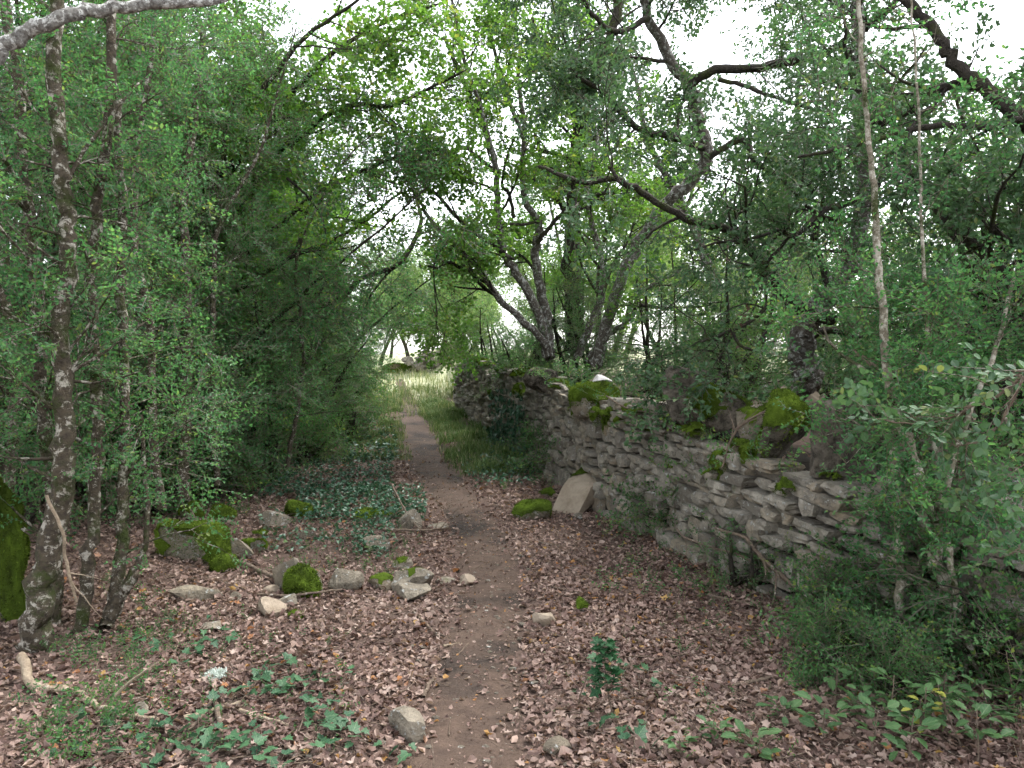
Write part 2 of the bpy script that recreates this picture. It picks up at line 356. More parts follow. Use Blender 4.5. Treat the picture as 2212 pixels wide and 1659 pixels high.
# ------------------------------------------------------------------ growing branches
def wander(p, d, L, n, wig, grav):
    pts = [np.array(p, float)]; d = norm(np.array(d, float)); st = L / n
    for _ in range(n):
        d = norm(d + rng.normal(size=3) * wig + np.array([0, 0, grav])); pts.append(pts[-1] + d * st)
    return np.array(pts)
def spawn(limbs, per_m, lens, ang, wig, grav, rfac, t0=.2, n=5, upb=0.0, rmin=.002, out=None):
    res = []
    for pts, rad in limbs:
        seg = np.linalg.norm(np.diff(pts, axis=0), axis=1); Ltot = seg.sum(); cum = np.r_[0, np.cumsum(seg)] / Ltot
        cnt = max(1, int(rng.poisson(per_m * Ltot * (1 - t0))))
        for t in rng.uniform(t0, 1, cnt):
            i = min(len(pts) - 2, max(0, int(np.searchsorted(cum, t) - 1))); f = (t - cum[i]) / max(1e-6, cum[i + 1] - cum[i])
            p = pts[i] + (pts[i + 1] - pts[i]) * f; tg = norm(pts[i + 1] - pts[i])
            v = rng.normal(size=3); v[2] += upb
            if out is not None: v += out * 1.2
            v = norm(v - tg * np.dot(v, tg)); a = rng.uniform(*ang)
            d = tg * math.cos(a) + v * math.sin(a)
            L = rng.uniform(*lens) * (1.15 - .5 * t)
            r0 = max(rmin, (rad[i] + (rad[i + 1] - rad[i]) * f) * rfac)
            pp = wander(p, d, L, n, wig, grav)
            res.append((pp, np.linspace(r0, max(.0012, r0 * .25), n + 1)))
    return res
def sprig_points(twigs, per_m, spread=.9, t0=.15, down=0.0):
    P = []; D = []
    for pts, rad in twigs:
        seg = np.linalg.norm(np.diff(pts, axis=0), axis=1); Lt = seg.sum(); cum = np.r_[0, np.cumsum(seg)]
        n = max(2, int(per_m * Lt))
        for t in np.r_[rng.uniform(t0, 1, n - 1), 1.0] * Lt:
            i = min(len(pts) - 2, max(0, int(np.searchsorted(cum, t) - 1))); f = (t - cum[i]) / max(1e-6, seg[i])
            P.append(pts[i] + (pts[i + 1] - pts[i]) * min(1, f))
            v = norm(pts[i + 1] - pts[i]) + rng.normal(size=3) * spread * (0.35 if t >= Lt else 1); v[2] -= down; D.append(v)
    return np.array(P), np.array(D)
def in_frustum(P, mx=.12):
    a = P[:, 0] / np.maximum(P[:, 1], .1); b = (P[:, 2] - EYE) / np.maximum(P[:, 1], .1)
    return (np.abs(a) < .653 + mx) & (b < .47 + mx) & (P[:, 1] > .4)
def limb_px(px, Y, wpx, n=None, jit=.0):
    """px: points of the limb in the photo; Y: distances (scalar or one per point); wpx: widths there -> (pts, radii)"""
    k = len(px); Y = np.interp(np.linspace(0, 1, k), np.linspace(0, 1, len(np.atleast_1d(Y))), np.atleast_1d(Y)); w = np.interp(np.linspace(0, 1, k), np.linspace(0, 1, len(np.atleast_1d(wpx))), np.atleast_1d(wpx))
    P = np.array([at(a, b, y) for (a, b), y in zip(px, Y)])
    rad = w * Y / FPX / 2
    n = n or max(8, k * 4); Ps = smooth_line(P, n); Rs = np.interp(np.linspace(0, 1, n), np.linspace(0, 1, k), rad)
    d = np.linalg.norm(P[-1] - P[0]); Ps[1:-1] += rng.normal(size=(n - 2, 3)) * np.maximum(Rs[1:-1, None] * .22, .003) * (1 + jit)
    return Ps, Rs
def limbs_mesh(name, limbs, mat, origin, sides=7, lump=.05, smooth=True):
    mb = MB()
    for p, r in limbs: tube(mb, p, r, sides, .5, lump if sides > 4 else 0)
    return mb.mesh(name, mat, origin, smooth)

# ------------------------------------------------------------------ dry stone wall, stone by stone
seg = np.linalg.norm(np.diff(WALL, axis=0), axis=1); WS = np.r_[0, np.cumsum(seg)]; WLEN = WS[-1]
_wl = smooth_line(np.c_[WALL, np.zeros(len(WALL))], 400)[:, :2]
_ws = np.r_[0, np.cumsum(np.linalg.norm(np.diff(_wl, axis=0), axis=1))]; WLEN = _ws[-1]
def wall_at(s):
    p = np.array([np.interp(s, _ws, _wl[:, 0]), np.interp(s, _ws, _wl[:, 1])]); q = np.array([np.interp(s + .15, _ws, _wl[:, 0]), np.interp(s + .15, _ws, _wl[:, 1])])
    q0 = np.array([np.interp(s - .15, _ws, _wl[:, 0]), np.interp(s - .15, _ws, _wl[:, 1])])
    t = norm(q - q0); return p, t, np.array([-t[1], t[0]])      # tangent away from camera, normal to the left = towards the path
TOPY = [(-1, .80), (3.5, .82), (5.0, .84), (6.3, 1.0), (7.5, 1.12), (8.5, 1.16), (10.8, 1.22), (14, 1.27), (18, 1.33), (20, 1.2)]
def wall_top(y): return np.interp(y, [a for a, b in TOPY], [b for a, b in TOPY])
def rough_block(seed, cuts=1, jit=.05, chip=.17):
    rs = random.Random(seed); bm = bmesh.new(); bmesh.ops.create_cube(bm, size=1)
    bmesh.ops.subdivide_edges(bm, edges=bm.edges[:], cuts=cuts, use_grid_fill=True)
    sh = (rs.uniform(-.18, .18), rs.uniform(-.12, .12))
    for v in bm.verts:
        k = sum(abs(abs(c) - .5) < 1e-4 for c in v.co)
        f = 1 - (chip * rs.uniform(.2, 1.3) if k == 3 else (chip * .35 * rs.uniform(0, 1.2) if k == 2 else 0))
        v.co = v.co * f + Vector((rs.gauss(0, jit * .7), rs.gauss(0, jit * .35), rs.gauss(0, jit)))
        v.co.x += sh[0] * v.co.z; v.co.z += sh[1] * v.co.x
    bmesh.ops.triangulate(bm, faces=bm.faces[:])
    me = bpy.data.meshes.new('stone'); bm.to_mesh(me); bm.free()
    for p in me.polygons: p.use_smooth = True
    me.set_sharp_from_angle(angle=R(12)); me.materials.append(M_STONE)
    return me
BLOCKS = [rough_block(100 + k) for k in range(22)]
w0, _, _ = wall_at(5.0)
wall = thing('dry_stone_wall', 'long dry stone wall of flat grey stones beside the path, mossy on top', 'wall', (w0[0], w0[1], 0))
WO = np.array([w0[0], w0[1], 0])
stones = []
rs = random.Random(5)
def course_z(i, s):          # wavy bed joints
    return .0
row_h = []
z = -.06
while z < 1.5:
    h = rs.uniform(.10, .16) if z < .2 else rs.uniform(.042, .085)
    row_h.append((z, h)); z += h
occupied = {}
for ri, (z, h) in enumerate(row_h):
    s = rs.uniform(0, .2); blocked = occupied.get(ri, [])
    while s < WLEN:
        L = rs.choice((rs.uniform(.07, .15), rs.uniform(.12, .24), rs.uniform(.16, .32)))
        if z < .22: L *= 1.15
        c = s + L / 2
        hit = [b for b in blocked if b[0] < s + L and b[1] > s]
        if hit:
            e = max(b[1] for b in hit); st_ = min(b[0] for b in hit)
            if st_ - s > .09: L = st_ - s; c = s + L / 2
            else: s = e; continue
        p, t, n = wall_at(c); y = p[1]
        top = float(wall_top(y)) + .07 * noise.noise((c * .8, 3, 0)) + .05 * noise.noise((c * 3, 7, 0))
        g0 = float(gh(p[0] + n[0] * .15, p[1] + n[1] * .15))
        wav = .045 * math.sin(c * 1.7 + ri * .35) + .03 * noise.noise((c * 1.1, ri * .4, 9))
        hh = h
        if z + h / 2 < top:
            if rs.random() < .2 and ri + 1 < len(row_h) and L > .12:
                hh = h + row_h[ri + 1][1]; occupied.setdefault(ri + 1, []).append((s, s + L))
            zz = g0 + z + hh / 2 + wav
            off = .10 + rs.uniform(-.045, .045) - .05 * z
            pos = np.array([p[0] + n[0] * off, p[1] + n[1] * off, zz])
            stones.append((pos, math.atan2(-t[1], -t[0]), (L * .95, rs.uniform(.20, .34), hh * .89), (L * hh) / max(1, np.linalg.norm(pos - (0, 0, EYE))) ** 2, c))
        s += L
vis = [abs(s_[0][0] / max(s_[0][1], .1)) < .68 for s_ in stones]
order = sorted(range(len(stones)), key=lambda k: -(stones[k][3] if vis[k] else 0))
rest = MB()
for rank, k in enumerate(order):
    pos, a, sc, w, c = stones[k]; bl = rs.choice(BLOCKS)
    rot = (rs.gauss(0, .05), R(5) + rs.gauss(0, .04), a + rs.gauss(0, .04))
    if rank < 296:
        obj('stone', bl, wall, pos - WO, rot, sc)
    else:
        V = np.array([v.co for v in bl.vertices]) * sc; T = np.array([tuple(p.vertices) for p in bl.polygons])
        rest.add(rot3(V, rot[2], -rot[1], rot[0]) + pos, T, rs.random())
obj('stone_fill', rest.mesh('stone_fill', M_STONE, WO, True, 12), wall, kind='stuff')
# rubble heart of the wall behind the face stones and its broken top
hb = MB(); ss = np.arange(.0, WLEN, .12); prof = []
for s in ss:
    p, t, n = wall_at(s); tp = float(wall_top(p[1])); g0 = float(gh(p[0] + n[0] * .3, p[1] + n[1] * .3))
    row = []
    for (o_, zf) in ((.12, -.2), (.10, .4), (.04, .93), (-.1, .99), (-.35, 1.0), (-.6, .9), (-.75, .4)):
        row.append((p[0] + n[0] * o_ + .02 * rs.gauss(0, 1), p[1] + n[1] * o_, g0 + (tp - .03) * zf + .02 * rs.gauss(0, 1) + (.04 * noise.noise((s * 2, o_ * 5, 0)))))
    prof.append(row)
prof = np.array(prof); m_ = prof.shape[1]
i = np.arange(len(ss) - 1)[:, None] * m_; j = np.arange(m_ - 1)[None]
q = np.stack([i + j, i + j + 1, i + m_ + j + 1, i + m_ + j], -1).reshape(-1, 4)
hb.add(prof.reshape(-1, 3), np.vstack([q[:, [0, 1, 2]], q[:, [0, 2, 3]]]))
obj('rubble_core', hb.mesh('rubble_core', M_CORE, WO, False), wall, kind='stuff')

# ------------------------------------------------------------------ rocks and moss
def ico(sub):
    bm = bmesh.new(); bmesh.ops.create_icosphere(bm, subdivisions=sub, radius=1)
    V = np.array([v.co for v in bm.verts]); T = np.array([[v.index for v in f.verts] for f in bm.faces]); bm.free(); return V, T
ICO3, ICO4 = ico(3), ico(4)
def rock_shape(seed, dims, cuts=11, flat=0.0, rough=.03, sub=3, boxy=0.0):
    r_ = np.random.default_rng(seed); V, T = (ICO4 if sub == 4 else ICO3); V = V.copy()
    if boxy:
        m = np.abs(V).max(1, keepdims=True); V = V * (1 - boxy) + V / m * .8 * boxy
    for _ in range(cuts):
        n_ = norm(r_.normal(size=3)); d_ = r_.uniform(.38, .78)
        k = V @ n_ - d_; V = V - np.where(k > 0, k, 0)[:, None] * n_
    V = V / np.abs(V).max(0)
    V = V * np.array(dims) / 2
    s_ = max(dims)
    V += np.array([[noise.noise(Vector(v) * (3.2 / s_) + Vector((seed, 0, 0))), noise.noise(Vector(v) * (3.2 / s_) + Vector((0, seed, 0))), noise.noise(Vector(v) * (3.2 / s_) + Vector((0, 0, seed)))] for v in V]) * rough * s_
    V += np.array([[noise.noise(Vector(v) * (11 / s_) + Vector((seed, 5, 0)))] * 3 for v in V]) * rough * .35 * s_
    return V, T
def vnormals(V, T):
    f = np.cross(V[T[:, 1]] - V[T[:, 0]], V[T[:, 2]] - V[T[:, 0]]); N = np.zeros_like(V)
    for k in range(3): np.add.at(N, T[:, k], f)
    return norm(N)
def moss_on(V, T, seed, zmin=.25, thick=.02, tuft=.014, dens=9000, side=0.0, keep=None):
    """a fuzzy cushion over the upward faces of V,T"""
    N = vnormals(V, T); s_ = np.ptp(V, axis=0).max()
    nzv = np.array([noise.noise(Vector(v) * (2.6 / s_) + Vector((seed * 3.3, 1, 1))) for v in V]); fine = np.array([noise.noise(Vector(v) * 28) for v in V])
    score = N[:, 2] + .9 * nzv + .25 * fine
    if keep is not None: score = score + keep(V)
    inside = score > zmin
    F = T[inside[T].all(1)]
    if len(F) < 4: return None
    e = np.clip((score - zmin) / .35, 0, 1)
    C = V + (N * .6 + np.array([0, 0, .4])) * (.55 * thick * (e * (1 + .7 * nzv + .5 * fine)) + .002)[:, None]
    mb = MB(); used, inv = np.unique(F, return_inverse=True); F2 = inv.reshape(-1, 3)
    Cv = C[used]; mb.add(Cv, F2, np.clip(.3 + .35 * fine[used] + .4 * nzv[used], 0, 1))
    a, b, c = Cv[F2[:, 0]], Cv[F2[:, 1]], Cv[F2[:, 2]]; ar = np.linalg.norm(np.cross(b - a, c - a), axis=1) / 2
    n = int(min(9000, max(150, dens * ar.sum() * 1.0)))
    fa = T[((score - zmin)[T].min(1) > -.45)]; ca = C[fa]; a, b, c = ca[:, 0], ca[:, 1], ca[:, 2]; aw = np.linalg.norm(np.cross(b - a, c - a), axis=1)
    aw = aw * np.clip(((score - zmin)[fa].mean(1) + .45) / .45, .03, 1) ** 2; f = rng.choice(len(fa), n, p=aw / aw.sum()); u = rng.random((n, 2)); su = np.sqrt(u[:, :1])
    P = a[f] * (1 - su) + b[f] * su * (1 - u[:, 1:]) + c[f] * su * u[:, 1:]
    fn = norm(np.cross(b - a, c - a))[f]
    D = norm(fn + rng.normal(size=(n, 3)) * .55); h = tuft * rng.uniform(.5, 1.3, n)[:, None]; w = norm(np.cross(D, rng.normal(size=(n, 3)))) * tuft * .22
    VV = np.stack([P - w - D * .002, P + w - D * .002, P + D * h], 1).reshape(-1, 3)
    mb.add(VV, np.arange(3 * n).reshape(-1, 3), np.repeat(np.clip(rng.normal(.5, .2, n) + .5 * nzv[fa[f, 0]], .05, .95), 3) + np.tile((-.25, -.25, .05), n))
    return mb
ROCKINFO = []
def rock(label, px, py, wpx, hpx, seed, mat=None, depth=.7, moss=None, name='loose_stone', yaw=None, tilt=(0, 0), cuts=9, boxy=0.0, sink=.25, Y=None, group='stones lying beside the path', cat='stone', sub=3, thick=.02, tuft=.014, rough=.04, mossdens=14000, zmin=.25, keep=None, base=None):
    p = at(px, py, Y) if Y else on_ground(px, py)
    d = p[1]; w = wpx * d / FPX * (1.1 if Y is None else 1.06); h = max(.02, hpx * d / FPX * (1.1 if Y is None else 1.0)); r_ = random.Random(seed)
    if base is not None: p[2] = base
    dims = (w, w * depth, h * (1 + sink))
    V, T = rock_shape(seed, dims, cuts, 0, rough, sub, boxy)
    V = rot3(V, 0, tilt[0], tilt[1]); V = rot3(V, r_.uniform(-.35, .35) if yaw is None else yaw, 0, 0)
    V[:, 2] -= V[:, 2].min() + h * sink
    c = (p[0], p[1] + w * depth * .4, p[2])
    if Y is None: ROCKINFO.append((p[0], p[1] + w * depth * .4, w, w * depth))
    root = thing(name, label, cat, c, group)
    mb = MB(); mb.add(V, T); me = mb.mesh('rock', mat or M_ROCK, (0, 0, 0), True, 16); obj('rock', me, root)
    if moss is not None:
        m = moss_on(V, T, seed, zmin if moss is True else moss, thick, tuft, mossdens, keep=keep)
        if m: obj('moss', m.mesh('moss', M_MOSS), root, kind='stuff')
    return root
ROCKS = [
 # label, px, py(base), width, height, kwargs
 ('long block-shaped stone under thick bright moss near the left tree stems', 404, 1212, 140, 64, dict(moss=-.1, boxy=.85, cuts=1, depth=.45, thick=.045, yaw=-.15)),
 ('plain grey stone at the end of the long mossy block', 508, 1210, 70, 40, dict(depth=.6)),
 ('small mossy lump in front of the long mossy block', 478, 1236, 52, 34, dict(moss=-1.0, thick=.035, cuts=3)),
 ('mossy stone just behind the plain grey stone', 540, 1196, 56, 30, dict(moss=.0, depth=.6)),
 ('dark slab propped up behind the round moss ball', 622, 1284, 84, 80, dict(depth=.35, cuts=7, tilt=(.0, .25))),
 ('round stone wholly covered by a bright ball of moss', 648, 1296, 66, 58, dict(moss=-2.2, thick=.04, tuft=.018, cuts=2)),
 ('narrow upright stone right beside the moss ball', 684, 1290, 26, 52, dict(depth=.8, boxy=.5)),
 ('rounded beige stone between the moss ball and the brown boulder', 738, 1281, 80, 56, dict(depth=.75)),
 ('stone with dull moss leaning on the broad brown boulder', 822, 1278, 62, 42, dict(moss=.45, thick=.008, tuft=.008)),
 ('broad brown boulder with thin moss at the path edge', 890, 1281, 106, 50, dict(depth=.8, moss=.85, thick=.006, tuft=.007)),
 ('flat three-cornered stone in front of the broad brown boulder', 886, 1303, 78, 32, dict(depth=.9, cuts=7)),
 ('small stone perched behind the broad brown boulder', 866, 1234, 44, 28, dict(moss=.8, thick=.006)),
 ('low flat stone between the brown boulder and the path', 966, 1266, 46, 14, dict(depth=.8)),
 ('small pale stone standing on the edge of the path', 1008, 1268, 36, 23, dict(mat='pale', depth=.8)),
 ('flat beige stone below the moss ball', 577, 1333, 68, 34, dict(depth=.9, mat='pale', cuts=7)),
 ('small beige stone left of the moss ball', 584, 1289, 40, 21, dict(mat='pale')),
 ('small square stone just under the moss ball', 621, 1315, 36, 29, dict(boxy=.6)),
 ('low stone capped with moss below the flat beige stone', 633, 1338, 46, 18, dict(moss=.1, thick=.012)),
 ('long brown stone half buried near the left tree stems', 407, 1300, 120, 36, dict(depth=.5, cuts=7, boxy=.3, moss=.9, thick=.006)),
 ('rough grey stone among dead twigs', 806, 1197, 66, 36, dict(depth=.7)),
 ('dark mossy flat stone at the edge of the ivy', 804, 1132, 90, 26, dict(moss=.55, thick=.01)),
 ('tall tan stone by the path at the ivy edge', 879, 1147, 56, 42, dict(depth=.6, cuts=8)),
 ('flat tan stone pair member next to the tall tan stone', 940, 1148, 50, 18, dict(depth=.8)),
 ('moss cushion stone in the middle of the ivy', 642, 1120, 52, 32, dict(moss=-1.2, thick=.04, cuts=3)),
 ('low grey stone sunk in leaves below the moss cushion', 588, 1143, 66, 34, dict(sink=.3)),
 ('mossy stone behind the long mossy block', 464, 1128, 66, 28, dict(moss=-.3, thick=.025)),
 ('mossy stone furthest back at the foot of the hedge', 407, 1128, 52, 42, dict(moss=-.3, thick=.025)),
 ('bare brown stone at the foot of the hedge', 385, 1086, 42, 28, dict()),
 ('small dark mossy stone alone in the leaf litter', 560, 1163, 36, 15, dict(moss=.4, thick=.012)),
 ('thin slanting stone sticking out of the leaf litter', 664, 1168, 36, 30, dict(depth=.3, tilt=(.5, 0))),
 ('small wedge of stone below the long dead branch', 508, 1301, 26, 20, dict()),
 ('grey block lying on the path edge nearest the camera', 872, 1610, 62, 54, dict(depth=1.5, boxy=.6, cuts=3, yaw=.5)),
 ('half-buried stone in the leaves near the ivy at the bottom', 1214, 1634, 72, 40, dict(depth=.6, sink=.3)),
 ('pale flat stone in the leaves right of the path', 1180, 1356, 56, 34, dict(mat='pale', depth=.8, sink=.2)),
 ('tiny upright stone with a moss cap in the leaves', 1259, 1327, 20, 32, dict(moss=.1, depth=.8)),
 ('small brown stone in the leaves near the left stems', 452, 1368, 52, 20, dict()),
 ('ochre stone behind the fallen curved stick', 296, 1550, 42, 26, dict()),
 ('low mossy stone near the leaning pale slab', 1154, 1125, 82, 34, dict(moss=-.5, thick=.045, depth=.7, cuts=4)),
 ('small moss-topped stone behind the low mossy stone', 1179, 1075, 38, 18, dict(moss=-.3, thick=.03)),
 ('thick cushion of moss on a stone against the wall', 1324, 1108, 52, 70, dict(moss=-2.2, thick=.045, depth=.9, cuts=2)),
 ('small grey stone in front of the leaning pale slab', 1251, 1124, 28, 16, dict()),
]
for k, (lab, px, py, w, h, kw) in enumerate(ROCKS):
    kw = dict(kw)
    if kw.get('mat') == 'pale': kw['mat'] = M_PALEROCK
    rock(lab, px, py, w, h, 300 + k, **kw)
# leaning pale slab (fallen capstone)
p = on_ground(1248, 1112); d = p[1]
V, T = rock_shape(900, (.36, .78, .19), 1, 0, .016, 4, .93)
V = rot3(V, 0, 0, R(22)); V = rot3(V, R(-38), 0, 0); V[:, 2] -= V[:, 2].min() + .03
r0 = thing('fallen_slab', 'pale squared slab leaning on a moss cushion at the wall foot', 'stone', (p[0] + .06, p[1] + .28, p[2]), 'stones lying beside the path')
mb = MB(); mb.add(V, T); obj('rock', mb.mesh('rock', M_PALEROCK, (0, 0, 0), True, 24), r0)
m = moss_on(V, T, 4, .55, .02, .012, 14000, keep=lambda V: np.where(V[:, 1] > .12, .5, -1.5))
if m: obj('moss', m.mesh('moss', M_MOSS), r0, kind='stuff')
# the boulders standing on the wall
def wb(label, x0, x1, ytop, ybase, Y, seed, **kw):
    b = at((x0 + x1) / 2, ybase, Y)
    return rock(label, (x0 + x1) / 2, ybase, x1 - x0, (ybase - ytop), seed, Y=Y, sink=.0, group='boulders set along the top of the wall', name='wall_boulder', cat='boulder', sub=4, **kw)
wb('upright brown slab like a stump on top of the wall', 1432, 1556, 800, 925, 6.4, 501, mat=M_SLAB, depth=.5, cuts=3, boxy=.85, tilt=(-.12, 0), rough=.05)
wb('broad boulder with a moss cap right of the upright slab', 1492, 1650, 830, 945, 6.0, 502, mat=M_SLAB, depth=.7, moss=.05, thick=.035, cuts=8)
wb('grey boulder tucked between two mossy boulders', 1590, 1680, 862, 960, 5.7, 503, depth=.7, moss=.3, thick=.02)
wb('biggest mossy boulder hanging over the wall face', 1648, 1766, 845, 1000, 5.25, 504, mat=M_SLAB, depth=.8, moss=-.15, thick=.04, tuft=.016)
wb('dark pitted slab set upright against the largest mossy boulder', 1766, 1930, 868, 1040, 4.85, 505, mat=M_SLAB, depth=.35, cuts=1, boxy=.88, rough=.045)
wb('pinkish stone wedged behind the largest mossy boulder', 1738, 1786, 838, 900, 5.6, 506, mat=M_PALEROCK, depth=.6)
wb('flat stone with a thick moss mat on the wall top', 1354, 1446, 872, 902, 7.3, 507, depth=.9, moss=-.2, thick=.04, cuts=5)
wb('mossy heap on the wall top beside the white stone', 1238, 1356, 826, 912, 8.2, 508, depth=.8, moss=-.15, thick=.05, tuft=.016)
wb('moss hanging over the wall face below the mossy heap', 1300, 1372, 880, 950, 7.75, 509, depth=.5, moss=-.3, thick=.03)
wb('bright white stone above the mossy heap', 1270, 1324, 802, 838, 8.9, 510, mat=M_WHITE, depth=.7, cuts=20)
wb('mossy knob left of the mossy heap', 1236, 1290, 870, 905, 8.35, 511, depth=.6, moss=-.4, thick=.03)
wb('dark grey capstone where the wall dips', 1120, 1210, 792, 850, 10.6, 512, mat=M_SLAB, depth=.6)
wb('mossy capstone near the far end of the wall', 1062, 1112, 790, 822, 14.2, 513, depth=.7, moss=.0, thick=.05)
wb('tall capstone at the far end of the wall', 992, 1030, 768, 828, 18.6, 514, depth=.8, moss=.3, thick=.04)
wb('grey capstone next to the far end of the wall', 1024, 1062, 774, 824, 17.4, 515, depth=.8, mat=M_STONE)
wb('low boulder on the wall hidden behind the near box stems', 1960, 2080, 905, 985, 4.5, 516, depth=.6, moss=.1, thick=.03)
# moss creeping down the joints of the wall
mm = MB()
MPADS = []
for k in range(34):
    s_ = rs.uniform(6.0, WLEN - .5); p_, t_, n_ = wall_at(s_); tp_ = float(wall_top(p_[1])) + float(gh(p_[0] + n_[0] * .2, p_[1] + n_[1] * .2))
    MPADS.append(((p_[0] + n_[0] * .1, p_[1] + n_[1] * .1, tp_ + rs.uniform(-.02, .06)), rs.uniform(.18, .42)))
for (c, wd) in MPADS:
    V, T = rock_shape(int(wd * 9999), (wd, wd * .7, wd * .3), 3, 0, .1); V = rot3(V, rs.uniform(0, 3), 0, 0) + np.array(c); m = moss_on(V, T, int(wd * 999), -.05, .02, .014, 9000)
    if m: v_, t_, c_ = m.get(); mm.add(v_, t_, c_)
for (px, py, Y, w) in ((1560, 1000, 5.75, 70), (1540, 1030, 5.85, 60), (1690, 1055, 5.05, 60), (1350, 915, 7.45, 60), (1290, 905, 7.9, 70), (1400, 935, 7.1, 40), (1240, 890, 8.6, 50), (1120, 845, 11.4, 46), (1060, 850, 15.2, 30), (1500, 935, 6.2, 60), (1620, 985, 5.5, 60), (1455, 1010, 6.6, 34)):
    c = at(px, py, Y); wd = w * Y / FPX
    V, T = rock_shape(int(px), (wd, wd * .22, wd * rs.uniform(.5, 1.0)), 2, 0, .14)
    V = rot3(V, -.95, 0, rs.uniform(-.3, .3)) + c
    m = moss_on(V, T, px, -.1, .008, .013, 16000)
    if m is None: continue
    v_, t_, c_ = m.get(); mm.add(v_, t_, c_)
obj('moss', mm.mesh('moss', M_MOSS, WO), wall, kind='stuff')
# yellow lichen patch far along the wall, a separate short wall and mossy mound at the end of the path
FO = at(940, 800, 40); FO[2] = float(gh(FO[0], FO[1]))
fw = thing('tumbled_wall', 'pale tumbled wall end beyond the grass at the far end of the path', 'wall', tuple(FO))
for k in range(110):
    t = rs.random(); hh = rs.random()
    x = FO[0] + (t - .5) * 2.6; y = FO[1] + (t - .5) * 3 + rs.uniform(-.3, .3); z_ = gh(x, y) + hh * (1.0 - .5 * abs(t - .5))
    obj('stone', rs.choice(BLOCKS), fw, (x - FO[0], y - FO[1], float(z_) - FO[2]), (rs.gauss(0, .25), rs.gauss(0, .25), rs.uniform(0, 3)), (rs.uniform(.25, .5), rs.uniform(.25, .4), rs.uniform(.12, .22)))
rock('low mossy mound at the far end of the grassy track', 862, 806, 70, 22, 620, Y=38, moss=-.6, thick=.1, tuft=.06, name='moss_mound', cat='stone', group=None, mossdens=600)

# ------------------------------------------------------------------ generic box trees for the hedge (local coordinates, copied)
def gen_box(H, seed, stems, spread, nb, sprigs_per_m, sc, face=None, mat=None, leaf=None, tw_len=(.35, .75), lo=.03):
    global rng
    keep = rng; rng = np.random.default_rng(seed)
    trunks = []
    for k in range(stems):
        a = k * 6.28 / stems + rng.uniform(-.5, .5); d = np.array([math.cos(a) * .16, math.sin(a) * .16, 1.])
        p0 = np.array([math.cos(a) * .12, math.sin(a) * .12, -.08]); hh = H * rng.uniform(.75, 1.0)
        trunks.append((wander(p0, d, hh, 14, .09, .02), np.linspace(rng.uniform(.035, .06), .008, 15)))
    br = spawn(trunks, nb, (spread * .55, spread), (.7, 1.4), .13, -.015, .4, t0=lo, n=6, rmin=.006)
    tw = spawn(br, 6.5, tw_len, (.4, 1.1), .16, -.03, .45, t0=.2, n=4, rmin=.0025)
    P, D = sprig_points(tw + br[::2], sprigs_per_m, .8, .1, .1)
    mb = MB(); place(mb, leaf or BOXS, P, D, sc * rng.uniform(.75, 1.25, len(P)), .8, .6, .18)
    crown = mb.mesh('crown', mat or M_BOX)
    meshes = ([limbs_mesh('trunk', [t], B_DARK, (0, 0, 0), 7, .07) for t in trunks], limbs_mesh('branches', br, B_DARK, (0, 0, 0), 4), crown)
    rng = keep
    return meshes, len(P)
def box_tree(label, meshes, loc, rotz, s, group, sz=None, name='box_tree', cat='tree', lean=0):
    r = thing(name, label, cat, loc, group, rotz, s)
    if sz: r.scale = (s, s, sz)
    if lean: r.rotation_euler = (0, lean, 0)
    for t in meshes[0]: obj('trunk', t, r)
    obj('branches', meshes[1], r, kind='stuff'); obj('crown', meshes[2], r, kind='stuff')
    return r
HB = []
for k, (H, st, sp) in enumerate(((6.4, 4, 1.35), (7.0, 3, 1.5), (6.0, 5, 1.3))):
    m, n = gen_box(H, 1000 + k, st, sp, 3.8, 13, 1.95, mat=(M_BOX, M_BOXL, M_BOX)[k]); HB.append(m); print('box', k, n)
ORD = ['first', 'second', 'third', 'fourth', 'fifth', 'sixth', 'seventh', 'eighth', 'ninth', 'tenth', 'eleventh', 'twelfth']
HEDGE = [(-4.35, 6.7), (-4.75, 8.3), (-4.75, 10.0), (-4.6, 11.9), (-4.55, 13.9), (-4.7, 16.2), (-5.1, 18.9), (-5.8, 22.0), (-6.7, 25.2), (-7.8, 29)]
for k, (x, y) in enumerate(HEDGE):
    box_tree(f'{ORD[k]} box tree of the dense hedge face left of the path, counting from the camera', HB[k % 3], (x, y, float(gh(x, y))), 0 if k % 2 else 3.14, .95 + .1 * ((k * 7) % 3) / 2, 'box trees forming the hedge left of the path', lean=(.10, .14, .12)[k % 3] if k < 6 else .02)
BACKL = [(-6.2, 7.4), (-6.9, 11.2), (-7.0, 15.6), (-8.8, 9.0)]
for k, (x, y) in enumerate(BACKL):
    box_tree(f'{ORD[k]} box tree in the second row behind the hedge face, counting from the camera', HB[(k + 1) % 3], (x, y, float(gh(x, y))), k * 1.7 + 1, 1.08, 'box trees behind the hedge face')

